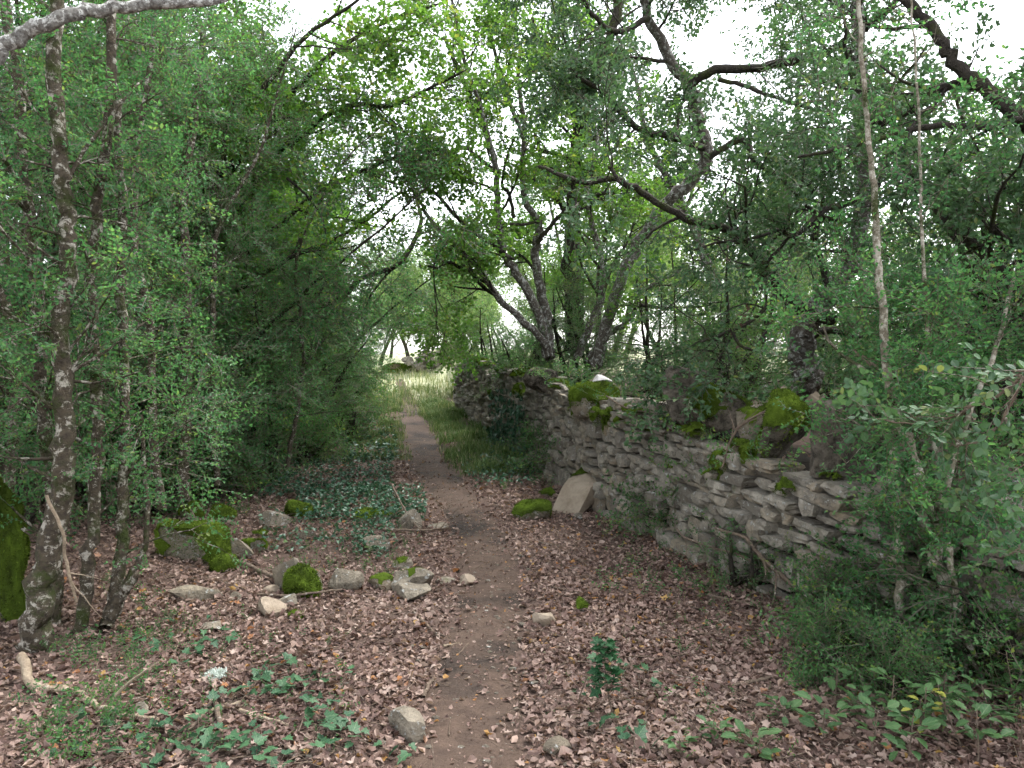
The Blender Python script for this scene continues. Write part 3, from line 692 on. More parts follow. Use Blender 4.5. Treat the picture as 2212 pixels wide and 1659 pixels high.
# ------------------------------------------------------------------ broadleaf tree prototypes for the background
def gen_broad(H, seed, leaf, mat, sc, per_m, spread=(1.2, 2.6), bmat=None, first=.25, nb=3.6, trunk_r=.13, ntr=1):
    global rng
    keep = rng; rng = np.random.default_rng(seed)
    tr = [(wander((rng.normal() * .15, rng.normal() * .15, -.15), (rng.normal() * .2, rng.normal() * .2, 1), H * rng.uniform(.85, 1), 14, .10, .03), np.linspace(trunk_r, .015, 15)) for _ in range(ntr)]
    b1 = spawn(tr, nb, spread, (.6, 1.25), .14, .02, .45, t0=first, n=8, rmin=.012, upb=.3)
    b2 = spawn(b1, 4.5, (.5, 1.2), (.4, 1.0), .16, .0, .5, t0=.2, n=5, rmin=.005)
    b3 = spawn(b2, 5.0, (.25, .55), (.4, 1.0), .16, -.02, .5, t0=.2, n=3, rmin=.0025)
    P, D = sprig_points(b3 + b2, per_m, .8, .15, .1)
    mb = MB(); place(mb, leaf, P, D, sc * rng.uniform(.75, 1.25, len(P)), .9, .5, .13)
    crown = mb.mesh('crown', mat); bm_ = bmat or B_DARK
    out = ([limbs_mesh('trunk', [t], bm_, (0, 0, 0), 8, .05) for t in tr], limbs_mesh('branches', b1 + b2, bm_, (0, 0, 0), 4), crown)
    rng = keep; print('broad', len(P))
    return out
BR = [gen_broad(8.0, 2001, MAPS, M_MAPLE, 1.3, 9), gen_broad(7.0, 2002, MAPS, M_MAPLE, 1.3, 9, first=.15), gen_broad(8.5, 2003, MAPS, M_OAK, 1.25, 8, bmat=B_OAK)]
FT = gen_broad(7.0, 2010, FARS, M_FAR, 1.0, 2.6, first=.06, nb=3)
MAPLES = [
 ('light green maple arching over the path from behind the hedge', 0, -5.6, 12.6, 1.05, 0.3), ('light green maple in the near part of the hedge below the top edge', 1, -5.0, 10.4, .92, 5.0), ('light green maple behind the hedge near the top of the picture', 1, -5.6, 16.5, 1.15, 2.2),
 ('maple with bright leaves over the far part of the path', 0, -7.2, 21.5, 1.1, 4.1), ('maple standing at the far end of the hedge', 1, -8.6, 28.5, 1.15, 1.0),
 ('maple behind the far end of the stone wall', 1, 3.0, 26, .95, 3.3), ('pale maple beyond the gap at the end of the path', 0, 2.6, 30, 1.05, 5.2),
 ('oak in the field right of the multi-stemmed tree', 2, 6.8, 19, 1.0, 2.9), ('oak whose leaves show behind the crown of the leaning oak', 2, 4.7, 14.2, 1.0, 1.2),
 ('oak furthest right in the field behind the wall', 2, 9.2, 14.5, 1.05, 4.6), ('maple in the field between the oaks', 1, 9.4, 23.5, 1.0, 1.9),
 ('maple at the far side of the field by the right edge', 1, 11.5, 19, 1.1, 5.5)]
for lab, k, x, y, s, a in MAPLES:
    box_tree(lab, BR[k], (x, y, float(gh(x, y))), a, s, 'broadleaf trees in the background', name='broadleaf_tree')
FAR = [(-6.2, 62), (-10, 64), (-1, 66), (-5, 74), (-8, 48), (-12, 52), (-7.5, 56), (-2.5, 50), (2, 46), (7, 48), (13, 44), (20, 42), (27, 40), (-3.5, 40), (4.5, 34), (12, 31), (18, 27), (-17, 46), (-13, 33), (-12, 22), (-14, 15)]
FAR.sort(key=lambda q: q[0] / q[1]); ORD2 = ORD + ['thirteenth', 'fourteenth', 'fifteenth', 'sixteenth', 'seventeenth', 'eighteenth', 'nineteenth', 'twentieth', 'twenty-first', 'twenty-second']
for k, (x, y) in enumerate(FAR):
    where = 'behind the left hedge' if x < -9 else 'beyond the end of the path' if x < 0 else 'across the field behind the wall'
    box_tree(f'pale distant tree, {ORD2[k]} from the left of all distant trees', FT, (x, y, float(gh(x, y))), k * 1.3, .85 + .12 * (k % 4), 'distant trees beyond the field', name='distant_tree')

# bushes standing behind the wall
BU = [gen_box(2.6, 3001, 5, .95, 5.2, 15, 1.25, mat=M_BOXL, tw_len=(.25, .55)), gen_box(2.2, 3002, 6, .8, 5.6, 15, 1.2, mat=M_BOX, tw_len=(.2, .5))]
BU = [b[0] for b in BU]
BUSH = [
 ('box bush just behind the multi-stemmed tree', 0, 1.1, 13.4, 1.0), ('box bush left of the multi-stemmed tree above the wall', 1, .35, 14.4, 1.0), ('box bush at the far end behind the wall', 1, -.3, 17.6, 1.05),
 ('leafy box bush between the multi-stemmed tree and the oak', 0, 2.1, 11.2, .95), ('leafy box bush left of the oak trunk', 0, 2.75, 9.6, .9), ('box bush behind the oak trunk', 0, 4.3, 10.6, 1.0),
 ('box bush deep behind the upright slab', 1, 3.6, 12.6, 1.2), ('box bush at the far right behind the wall', 0, 5.4, 8.4, 1.2), ('tall dark box bush behind the pale stems', 1, 3.9, 6.4, 1.35), ('box bush leaning over the wall at the right edge', 1, 4.7, 5.6, 1.3), ('tall box bush at the right edge behind the wall', 1, 5.0, 7.2, 1.3),
 ('small grey-green bush sprouting on the wall top', 1, 1.05, 10.1, .42), ('box bush behind the pitted slab', 1, 3.95, 8.2, .8), ('bushy box thicket beyond the field edge', 0, 7.5, 12.5, 1.2), ('pale shrub behind the far wall end', 0, -1.9, 24, 1.3), ('pale shrub over the tumbled wall', 0, -2.6, 36, 1.6), ('feathery shrub beside the tumbled wall', 0, -3.9, 44, 1.8), ('pale shrub left of the white opening at the path end', 0, -8.6, 43, 2.0), ('pale shrub right behind the tumbled wall', 0, -1.6, 41, 2.0), ('pale shrub across the field behind the far wall end', 0, .8, 34, 1.9), ('broad shrub in the field behind the multi-stemmed tree', 0, 3.4, 28, 1.9), ('broad shrub in the field behind the leafy bush', 1, 5.8, 22, 1.8), ('pale shrub closing the far end of the lane', 0, -6.3, 56, 2.4), ('pale shrub at the far right of the field', 0, 9.5, 24, 1.8), ('shrub in the field seen under the gnarled oak', 0, 7.2, 16, 1.4), ('shrub just inside the field behind the far capstones', 1, .6, 19, 1.0)]
for k, (lab, b, x, y, s) in enumerate(BUSH):
    z_ = float(gh(x, y)) + (.25 if s < .5 else 0)
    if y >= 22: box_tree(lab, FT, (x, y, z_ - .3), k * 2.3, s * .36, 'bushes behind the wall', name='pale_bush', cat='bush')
    else: box_tree(lab, BU[b], (x, y, z_), k * 2.3, s, 'bushes behind the wall', name='box_bush', cat='bush')

for k, (x, y, s) in enumerate(((-3.95, 8.6, 1.1), (-3.85, 10.6, 1.2), (-3.75, 12.6, 1.15), (-3.85, 14.8, 1.25), (-4.1, 17.2, 1.3), (-4.5, 20.0, 1.3))):
    box_tree(f'{ORD[k]} leafy box bush along the foot of the left hedge, counting from the camera', BU[k % 2], (x, y, float(gh(x, y))), k * 1.4 + .6, s, 'bushes along the hedge foot', name='box_bush', cat='bush')

# ------------------------------------------------------------------ traced trees
def traced(name, label, base, trunks, branches, bark_t, bark_b, spec, leaf, mat, lsc, per_m, cat='tree', group=None, spread=.8, tb=0.0, extra=None, thin=None, sides=9, down=.1, crop=True, add_main=False):
    global rng
    rng = np.random.default_rng(zlib.crc32(label.encode()))
    root = thing(name, label, cat, tuple(base), group)
    for t in trunks: obj('trunk', limbs_mesh('trunk', [t], bark_t, base, sides, .05), root)
    for b in branches: obj('branch', limbs_mesh('branch', [b], bark_b, base, 7, .05), root)
    lv = (extra if extra is not None else trunks + branches); twigs = []; allb = []
    for sp_ in spec:
        lv = spawn(lv, **sp_); allb += lv
    P, D = sprig_points(lv + (allb if add_main else []), per_m, spread, .1, down)
    if crop:
        k = in_frustum(P, .25); P, D = P[k], D[k]
    if thin is not None:
        k = rng.random(len(P)) < thin(P); P, D = P[k], D[k]
    mb = MB(); place(mb, leaf, P, D, lsc * rng.uniform(.75, 1.25, len(P)), .8, .6, .13, tb)
    obj('twigs', limbs_mesh('twigs', allb, bark_b, base, 4), root, kind='stuff')
    obj('crown', mb.mesh('crown', mat, base), root, kind='stuff')
    print(name, len(P))
    return root
# multi-stemmed tree behind the wall
Y = 12.6
MS = [limb_px([(1190, 775), (1184, 745), (1179, 690), (1169, 625), (1159, 565), (1159, 525), (1164, 480), (1134, 430), (1129, 350), (1134, 280), (1120, 180), (1125, 90)], (12.6, 12.4), (24, 22, 20, 17, 13, 10, 8)),
      limb_px([(1186, 770), (1170, 705), (1154, 655), (1114, 590), (1089, 545), (1079, 500), (1074, 450), (1074, 375), (1054, 300), (1014, 200), (994, 160), (960, 80)], (12.5, 11.6), (20, 20, 18, 16, 13, 10, 8)),
      limb_px([(1180, 768), (1169, 730), (1114, 680), (1074, 640), (1044, 590), (1004, 550), (969, 515), (934, 480), (909, 440), (890, 400)], (12.4, 10.8), (17, 15, 12, 9, 6)),
      limb_px([(1245, 775), (1274, 700), (1299, 645), (1304, 590), (1289, 525), (1274, 465), (1271, 400), (1290, 320), (1280, 240)], (12.6, 12.0), (17, 16, 13, 10, 8)),
      limb_px([(1270, 780), (1309, 725), (1349, 700), (1374, 660), (1384, 630), (1434, 607), (1470, 580)], (12.3, 11.0), (15, 13, 10, 7))]
MS += [limb_px([(1074, 378), (1044, 250), (1005, 140), (985, 40), (960, -60)], (11.8, 10.6), (9, 8, 5)), limb_px([(1131, 300), (1085, 170), (1060, 60), (1050, -60)], (12.4, 11), (9, 8, 5))]
MBR = [limb_px([(1089, 545), (1054, 520), (1014, 495), (974, 455), (949, 425), (915, 400)], (12.0, 11), (13, 6)),
       limb_px([(1034, 585), (1004, 582), (979, 570), (965, 568), (950, 578), (925, 575)], (11.5, 11.0), (10, 9, 4)),
       limb_px([(1159, 525), (1179, 500), (1214, 460), (1234, 420), (1240, 380), (1262, 330)], (12.3, 12), (11, 5)),
       limb_px([(1164, 480), (1120, 485), (1074, 483), (1034, 490), (984, 510)], (12.3, 11.2), (7, 4)),
       limb_px([(1074, 375), (1034, 340), (1000, 320), (960, 345)], (11.8, 11), (11, 5)), limb_px([(1110, 470), (1100, 420), (1085, 400), (1095, 340), (1110, 300)], (12, 12), (9, 4)),
       limb_px([(1384, 660), (1434, 665), (1510, 662), (1580, 650)], (11.6, 10.6), (8, 4)), limb_px([(1300, 640), (1330, 560), (1352, 530), (1370, 480)], (12.3, 12.3), (7, 3)),
       limb_px([(969, 515), (940, 560), (938, 620), (945, 680)], (11, 10.8), (5, 2)), limb_px([(1110, 560), (1060, 545), (1010, 540)], (12, 11.4), (6, 3))]
SPEC_M = [dict(per_m=3.0, lens=(.6, 1.6), ang=(.4, 1.0), wig=.16, grav=.02, rfac=.45, t0=.25, n=7, rmin=.008), dict(per_m=6, lens=(.25, .6), ang=(.4, 1.0), wig=.18, grav=0, rfac=.5, t0=.2, n=4, rmin=.003)]
traced('multi_stemmed_tree', 'multi-stemmed tree with dark forking stems fanning out behind the wall', MS[0][0][0], MS, MBR, B_OAK, B_DARK, SPEC_M, MAPS, M_MAPLE, 1.0, 20, tb=.1)
# ivy-dark thick trunk behind it
TT = [limb_px([(1242, 770), (1240, 700), (1239, 640), (1234, 575), (1234, 500), (1244, 425), (1239, 350), (1254, 280), (1267, 235), (1300, 130), (1330, 40), (1340, -60)], (14.2, 14), (40, 38, 34, 28, 24, 20, 18))]
TB = [limb_px([(1238, 400), (1290, 350), (1330, 320), (1370, 280)], (14, 13.5), (12, 5)), limb_px([(1260, 270), (1220, 200), (1180, 120), (1150, 40)], (14, 13), (13, 6))]
traced('ivy_clad_tree', 'thick straight trunk wrapped in dark ivy behind the multi-stemmed tree', TT[0][0][0], TT, TB, B_DARK, B_DARK, [dict(per_m=4, lens=(.8, 2.2), ang=(.5, 1.2), wig=.14, grav=.01, rfac=.4, t0=.35, n=7, rmin=.008), dict(per_m=6, lens=(.3, .8), ang=(.4, 1.0), wig=.18, grav=0, rfac=.5, t0=.2, n=4, rmin=.003)], MAPS, M_MAPLE, 1.1, 9, tb=.1)
# leaning oak
LO = [limb_px([(1285, 790), (1310, 700), (1345, 600), (1390, 510), (1435, 440), (1490, 395), (1527, 340), (1512, 275), (1499, 215), (1485, 185), (1440, 110), (1400, 40), (1380, -50)], (11.5, 10.5, 9.5), (26, 25, 24, 27, 29, 28, 22, 18))]
LB = [limb_px([(1484, 190), (1534, 155), (1634, 145), (1714, 130), (1779, 115), (1834, 82), (1884, 50), (1934, 5), (1960, -60)], (9.6, 8.0), (20, 18, 15, 11)),
      limb_px([(1520, 320), (1450, 295), (1384, 280), (1334, 235), (1300, 195), (1260, 175), (1220, 130)], (9.8, 8.5), (16, 14, 12, 7)),
      limb_px([(1554, 172), (1609, 185), (1659, 205), (1734, 230), (1809, 250)], (9.2, 8.4), (11, 6)),
      limb_px([(1530, 340), (1604, 300), (1629, 345), (1669, 375), (1704, 400), (1730, 440)], (9.9, 9.4), (15, 13, 11, 7)),
      limb_px([(1400, 40), (1330, 70), (1280, 30), (1250, -20)], (9.4, 8.6), (14, 8))]
SPEC_O = [dict(per_m=4.5, lens=(.6, 1.8), ang=(.5, 1.2), wig=.18, grav=.0, rfac=.4, t0=.25, n=7, rmin=.006), dict(per_m=7, lens=(.25, .7), ang=(.4, 1.1), wig=.2, grav=-.01, rfac=.5, t0=.15, n=4, rmin=.003)]
traced('leaning_oak', 'oak with a crooked leaning trunk and one long arching limb over the wall', LO[0][0][0], LO, LB, B_OAK, B_DARK, SPEC_O, OAKS, M_OAK, 1.1, 18, extra=LB + [(LO[0][0][-22:], LO[0][1][-22:])])
# oak just behind the boulders
OT = [limb_px([(1742, 850), (1738, 800), (1733, 740), (1750, 690), (1790, 640), (1830, 590), (1850, 520), (1866, 440), (1862, 340), (1858, 200), (1855, 80), (1850, -60)], (7.6, 7.4, 7.2), (64, 56, 48, 40, 36, 33, 30, 26))]
OB = [limb_px([(1800, 690), (1774, 687), (1734, 665), (1684, 625), (1644, 575), (1619, 535), (1569, 495), (1500, 478), (1434, 447), (1369, 405), (1324, 385), (1264, 395), (1214, 380), (1164, 360)], (7.4, 7.2, 6.8, 6.4), (24, 22, 20, 16, 13, 8)),
      limb_px([(1862, 435), (1824, 440), (1779, 455), (1744, 490), (1714, 510), (1690, 500)], (7.3, 6.8), (16, 13, 7)),
      limb_px([(1850, 478), (1784, 470), (1750, 450), (1720, 420)], (7.3, 7.0), (13, 6)),
      limb_px([(1849, 542), (1790, 543), (1734, 541)], (7.3, 7.0), (9, 7)), limb_px([(1700, 490), (1624, 515), (1544, 525), (1500, 540)], (6.9, 6.4), (8, 4)),
      limb_px([(1340, 395), (1320, 365), (1316, 360)], (6.6, 6.6), (9, 7)), limb_px([(1600, 520), (1590, 470), (1620, 440), (1640, 380)], (6.9, 6.8), (8, 3)),
      limb_px([(1640, 580), (1680, 540), (1710, 500), (1725, 440), (1738, 345)], (7.0, 7.0), (9, 4)),
      limb_px([(1684, 625), (1640, 680), (1590, 710), (1540, 730), (1516, 738)], (7.0, 6.4), (9, 8, 5)), limb_px([(1580, 712), (1600, 745), (1636, 760)], (6.6, 6.4), (8, 5))]
SPEC_B = [dict(per_m=4, lens=(.5, 1.5), ang=(.5, 1.2), wig=.2, grav=.0, rfac=.45, t0=.15, n=8, rmin=.006), dict(per_m=7, lens=(.2, .5), ang=(.4, 1.1), wig=.2, grav=-.01, rfac=.5, t0=.15, n=4, rmin=.0025)]
OAKT = traced('gnarled_oak', 'gnarled oak behind the wall boulders with a long mossy limb reaching left', OT[0][0][0], OT, OB, B_OAK, B_DARK, SPEC_B, OAKS, M_OAK, .95, 18)
# limbs entering from the right edge: one old oak outside the frame
RO = [(np.array([(4.15, 4.6, .7), (4.05, 4.7, 1.6), (3.95, 4.8, 2.4), (3.9, 4.9, 3.3), (3.7, 5, 4.2), (3.5, 5.1, 5.0)]), np.array([.16, .14, .12, .10, .08, .05]))]
RB = [limb_px([(2260, 300), (2212, 265), (2174, 225), (2134, 195), (2084, 160), (2049, 115), (2024, 75), (1984, 25), (1939, -10), (1900, -60)], (5.0, 5.4), (34, 30, 24, 20)),
      limb_px([(2110, 185), (2084, 178), (2034, 190), (1984, 225), (1924, 260), (1874, 262)], (5.2, 5.6), (22, 18, 12)),
      limb_px([(2280, 245), (2212, 255), (2149, 275), (2034, 272), (1959, 282), (1884, 305), (1834, 317), (1764, 332), (1724, 340)], (4.9, 5.4), (15, 14, 11, 5)),
      limb_px([(2290, 700), (2212, 640), (2174, 600), (2134, 560), (2099, 525), (2054, 495), (2024, 450), (1979, 390), (1939, 345)], (5.0, 5.6), (30, 26, 22, 14)),
      limb_px([(2110, 535), (2079, 470), (2069, 435), (2034, 420), (1989, 415), (1939, 400)], (5.2, 5.7), (16, 18, 14, 8)),
      limb_px([(2212, 690), (2150, 690), (2100, 715), (2050, 735)], (4.8, 5.0), (12, 6)), limb_px([(2260, 560), (2212, 540), (2170, 515), (2140, 490)], (4.9, 5.2), (18, 12))]
traced('old_oak', 'old oak outside the frame whose grey limbs cross the upper right corner', RO[0][0][0], RO, RB, B_OAK, B_DARK, SPEC_B, OAKS, M_OAK, .9, 24)
# near box clump on the right
RS = [limb_px([(2098, 1475), (2084, 1422), (2063, 1351), (2053, 1288), (2024, 1228), (2010, 1165), (1996, 1077), (1975, 1007), (1958, 940), (1933, 901), (1923, 848), (1916, 778), (1904, 640), (1894, 520), (1889, 420), (1879, 330), (1868, 200), (1858, 60), (1850, -60)], (3.95, 4.25), (32, 29, 27, 24, 20, 15, 11, 8)),
      limb_px([(2026, 1235), (2028, 1112), (2028, 1024), (2014, 954), (2012, 900), (2004, 700), (1990, 500), (1985, 300), (1975, 100), (1960, -60)], (4.02, 4.5), (20, 13, 9, 6, 4)),
      limb_px([(1962, 1445), (1947, 1334), (1944, 1182), (1938, 1052), (1930, 972), (1920, 900)], (4.15, 4.3), (22, 20, 20, 16)),
      limb_px([(2150, 1530), (2119, 1457), (2085, 1370), (2067, 1299), (2046, 1175), (2050, 1050), (2090, 900), (2150, 760), (2190, 600)], (3.75, 4.2), (16, 16, 14, 12, 8))]
RSB = [limb_px([(2077, 1090), (2120, 1000), (2155, 936), (2180, 860), (2190, 780)], (4.3, 4.6), (20, 16, 10)), limb_px([(1918, 830), (1860, 795), (1800, 750), (1780, 705)], (4.4, 5.0), (9, 8, 4))]
traced('box_tree', 'pale-stemmed box tree clump in the right foreground before the wall', RS[0][0][0], RS, RSB, B_PALE, B_MID,
       [dict(per_m=7.0, lens=(.25, .65), ang=(.6, 1.3), wig=.15, grav=-.01, rfac=.25, t0=.1, n=5, rmin=.004, out=np.array([.3, .4, 0])), dict(per_m=7, lens=(.12, .4), ang=(.4, 1.0), wig=.18, grav=-.03, rfac=.5, t0=.1, n=4, rmin=.002)], BOXN, M_BOX, 1.25, 22, extra=RS + RSB, add_main=True, thin=lambda P: np.where(P[:, 2] > 2.2, .5, 1) * np.where((P[:, 0] / P[:, 1] < .45) & (P[:, 2] < 1.7), .22, 1))
# leaning log on the right
q0, q1 = at(2137, 985, 4.6), at(2240, 1110, 4.0)
RL = limb_px([(2120, 960), (2137, 989), (2172, 1035), (2212, 1075), (2300, 1190)], (4.7, 3.9), (26, 32, 38, 44))
o = tag(obj('leaning_log', limbs_mesh('leaning_log', [RL], B_OAK, RL[0][-1], 10, .04), None, tuple(RL[0][-1])), 'thick grey dead log leaning on the wall at the right edge', 'log')
# left foreground box stems
LT = [limb_px([(72, 1425), (80, 1335), (96, 1255), (111, 1176), (135, 1043), (141, 937), (138, 830), (132, 700), (142, 575), (145, 475), (135, 400), (125, 300), (118, 200), (120, 0), (118, -120)], (4.2, 4.35), (66, 56, 48, 42, 38, 34, 33, 32, 30, 26)),
      limb_px([(120, 1400), (118, 1250), (110, 1100), (95, 900), (85, 750), (70, 575), (60, 450), (50, 350), (40, 150), (15, 50), (0, -60)], (4.6, 4.8), (36, 30, 26, 24, 22, 20)),
      limb_px([(176, 1395), (178, 1362), (191, 1229), (202, 1123), (207, 990), (207, 830), (197, 675), (200, 550), (215, 400), (235, 250), (240, 100), (238, -60)], (4.45, 4.8), (30, 27, 25, 24, 22, 18)),
      limb_px([(228, 1360), (234, 1335), (252, 1255), (263, 1149), (265, 1070), (268, 963), (271, 830), (262, 650), (267, 500), (255, 300), (245, 150), (240, -60)], (4.5, 5.0), (32, 27, 22, 20, 18, 14))]
LTB = [limb_px([(238, 1340), (262, 1290), (280, 1265), (296, 1240)], (4.45, 4.4), (24, 20, 14)), limb_px([(250, 1300), (285, 1240), (313, 1180), (318, 1096), (312, 1000), (305, 900)], (4.55, 4.9), (15, 12, 8)),
       limb_px([(137, 400), (180, 330), (240, 250), (300, 180)], (4.3, 4.6), (10, 5)), limb_px([(60, 450), (30, 380), (0, 330)], (4.7, 4.5), (12, 8))]
SPEC_L = [dict(per_m=6.5, lens=(.3, .9), ang=(.6, 1.3), wig=.15, grav=-.005, rfac=.22, t0=.1, n=6, rmin=.004), dict(per_m=7, lens=(.15, .45), ang=(.4, 1.0), wig=.18, grav=-.03, rfac=.5, t0=.1, n=4, rmin=.002)]
LEFTT = traced('box_tree', 'four mossy box stems in the left foreground with pale bark patches', LT[0][0][0], LT, LTB, B_BOX, B_BOX, SPEC_L, BOXN, M_BOX, 1.15, 7, extra=LT, add_main=True)
# thinner stems inside the hedge
for k, (pxs, Yv, w, lab) in enumerate((
    ([(398, 1080), (400, 950), (403, 825), (404, 700), (398, 560), (400, 400), (420, 250), (440, 60)], (7.0, 7.4), (24, 22, 18, 12), 'dark box stem rising through the hedge behind the long mossy block'),
    ([(470, 1050), (462, 900), (460, 740), (462, 625), (470, 500), (520, 400), (560, 330), (600, 200), (640, 60)], (7.6, 8.0), (14, 12, 8, 3), 'thin forked box stem to the right of the dark hedge stem'),
    ([(350, 1100), (330, 900), (325, 700), (290, 520), (300, 300), (330, 100), (340, -60)], (6.0, 6.4), (18, 16, 9), 'slim leafy box stem just right of the four mossy stems'),
    ([(20, 1250), (25, 1000), (30, 800), (10, 600), (0, 400)], (5.4, 5.8), (26, 22, 18), 'dark box stem at the left edge of the picture'),
    ([(620, 1010), (640, 900), (655, 800), (650, 700), (640, 560), (700, 420), (760, 330), (830, 270)], (9.6, 10.0), (11, 9, 6, 2), 'thin pale box stem in the middle of the hedge face'))):
    tr = [limb_px(pxs, Yv, w)]
    traced('box_tree', lab, tr[0][0][0], tr, [], B_BOX, B_BOX, SPEC_L, BOXS, M_BOX, 1.3, 8, group='thin box stems in the hedge', add_main=True, sides=7)
# field maple in the hedge reaching over the path
zb = float(gh(-4.5, 11.2))
FM = [(smooth_line([(-4.5, 11.2, zb - .1), (-4.45, 11.15, zb + 1.2), (-4.3, 11.0, zb + 2.3), (-4.1, 10.8, zb + 3.3), (-3.8, 10.5, zb + 4.4), (-3.4, 10.2, zb + 5.6)], 20), np.linspace(.09, .03, 20))]
FB = [limb_px([(500, 470), (560, 380), (640, 300), (740, 232), (844, 226), (930, 190), (1010, 150)], (10.8, 9.6), (14, 12, 9, 4)), limb_px([(490, 380), (560, 290), (640, 190), (740, 100), (850, 40), (960, 5)], (10.6, 9.0), (14, 12, 9, 4)),
      limb_px([(500, 560), (600, 490), (680, 420), (780, 370), (880, 330), (970, 325)], (11, 10.4), (12, 9, 4)), limb_px([(500, 640), (620, 560), (720, 520), (800, 470), (860, 420), (940, 400)], (11.2, 12), (11, 8, 3)),
      limb_px([(560, 740), (660, 680), (740, 640), (779, 602), (854, 575), (884, 540), (904, 500), (909, 465), (890, 400)], (12, 13.5), (10, 12, 11, 6)), limb_px([(854, 575), (830, 600), (800, 640), (780, 690)], (13.2, 13.4), (6, 3)), limb_px([(620, 385), (660, 420), (690, 460), (704, 505)], (9.4, 9.2), (6, 3)),
      limb_px([(560, 200), (660, 80), (760, 10), (820, -40)], (9.0, 8.2), (12, 8, 4))]
traced('field_maple', 'light green field maple whose branches arch from the hedge over the path', FM[0][0][0], FM, FB, B_DARK, B_DARK, SPEC_M, MAPS, M_MAPLE, 1.05, 17, extra=FB[:4] + FB[6:], tb=.15, thin=lambda P: np.where((P[:, 0] / P[:, 1] > -.235) & (P[:, 2] < 1.6 + .2 * P[:, 1]), .35, 1))
# dead brown leaves caught in the twigs
def dead_leaves(root, spots):
    o_ = np.array(root.location); mb = MB()
    for a, b, y, n_ in spots:
        c = at(a, b, y)
        for _ in range(n_):
            V, T = outline_leaf(LOBED, .5, .4); V = rot3(V * rng.uniform(.05, .08), rng.uniform(0, 6.28), rng.uniform(.5, 1.5), rng.uniform(-1, 1)); mb.add(V + c + rng.normal(size=3) * (.05, .04, .06), T, rng.uniform(.15, .4))
    obj('dead_leaves', mb.mesh('dead_leaves', M_LITTER, o_), root, kind='stuff')
dead_leaves(OAKT, [(1605, 690, 6.6, 6), (1600, 722, 6.6, 5), (1705, 545, 7.0, 8), (1670, 540, 7.0, 6), (1575, 560, 6.7, 3)])
# arched lichen branch at the top left: a tree outside the frame
AB = [limb_px([(-260, 560), (-160, 330), (-70, 190), (0, 112), (50, 75), (125, 43), (200, 23), (300, 12), (400, 8), (480, -4), (560, -40)], (2.3, 2.4, 2.7), (36, 34, 32, 28, 22, 14))]
p0 = AB[0][0][0]
AB.append((np.array([(p0[0] - .5, p0[1] - .1, -.1), (p0[0] - .4, p0[1] - .05, .8), (p0[0] - .2, p0[1], p0[2] - .4), p0]), np.array([.05, .042, .034, .024])))
r_ = thing('arching_tree', 'pale lichen-covered branch arching across the top left corner', 'tree', tuple(AB[1][0][0]))
obj('trunk', limbs_mesh('trunk', [AB[1]], B_LICH, AB[1][0][0], 9, .04), r_); obj('branch', limbs_mesh('branch', [AB[0]], B_LICH, AB[1][0][0], 10, .04), r_)
# young oak reaching in from the right edge with large leaves
YO = [(np.array([(2.75, 2.75, .25), (2.7, 2.8, .9), (2.6, 2.9, 1.5), (2.5, 3.0, 2.1)]), np.array([.03, .026, .02, .008]))]
YB = [limb_px([(2330, 700), (2240, 780), (2212, 810), (2160, 850), (2100, 880), (2040, 905), (1960, 915), (1890, 905)], (2.9, 3.3), (9, 6, 3)), limb_px([(2212, 812), (2150, 930), (2090, 960), (2050, 965)], (2.95, 3.2), (6, 3)), limb_px([(2320, 1220), (2260, 1200), (2212, 1180), (2180, 1195)], (2.9, 3.0), (6, 3)),
      limb_px([(2330, 980), (2240, 960), (2200, 970)], (2.9, 3.0), (6, 3))]
OAKN = [sprig('alt', .14, 6, .045, .62, lambda L, W: (lambda q: (q[0] * np.array([L, W * 1.7, L]), q[1]))(outline_leaf(TOOTH, .12, .2)), 0, (.4, 1.3), seed=70 + k) for k in range(4)]
traced('young_oak', 'young oak with pale toothed leaves hanging in from the right edge', YO[0][0][0], YO, YB, B_STICK, B_STICK, [dict(per_m=20, lens=(.1, .26), ang=(.5, 1.2), wig=.15, grav=0, rfac=.5, t0=.2, n=3, rmin=.0018)], OAKN, M_OAK, .95, 22, extra=YB, tb=.0)

# ------------------------------------------------------------------ fallen leaves (uncountable)
def scatter_shapes(mb, shapes, P, S, tilt, tint, yaw=None):
    n = len(P); idx = rng.integers(0, len(shapes), n); yaw = rng.uniform(0, 6.283, n) if yaw is None else yaw
    X = np.c_[np.cos(yaw), np.sin(yaw), rng.normal(scale=tilt, size=n)]; X = norm(X)
    Z = np.c_[rng.normal(scale=tilt, size=(n, 2)), np.ones(n)]; Z = norm(Z - (Z * X).sum(1, keepdims=True) * X); Yv = np.cross(Z, X)
    for k, (tv, tt) in enumerate(shapes):
        s = idx == k; m = int(s.sum())
        if not m: continue
        V = P[s][:, None] + S[s][:, None, None] * (tv[None, :, :1] * X[s][:, None] + tv[None, :, 1:2] * Yv[s][:, None] + tv[None, :, 2:] * Z[s][:, None])
        mb.add(V.reshape(-1, 3), (tt[None] + (np.arange(m) * len(tv))[:, None, None]).reshape(-1, 3), np.repeat(tint[s], len(tv)))
def centred(sh): V, T = sh; V = V.copy(); V[:, 0] -= .5; return V, T
LITTER = [centred(outline_leaf(LOBED, .5, .5)), centred(outline_leaf(MAPLE, -.3, .4)), centred(leaf4(1, .55, .3, .35)), centred(leaf4(1, .6, -.25, -.3)), centred(leaf3(1, .5, .5, .2)), centred(leaf3(1, .7, -.3, .3)), centred(leaf4(1, .8, .45, -.25))]
def ground_pts(n, y0, y1, pw=0.0):
    y = y0 + (y1 - y0) * rng.random(n) ** (1 + pw); x = rng.uniform(-1, 1, n) * (.75 * y + .3); return x, y
ico1 = ico(1)
lit = MB()
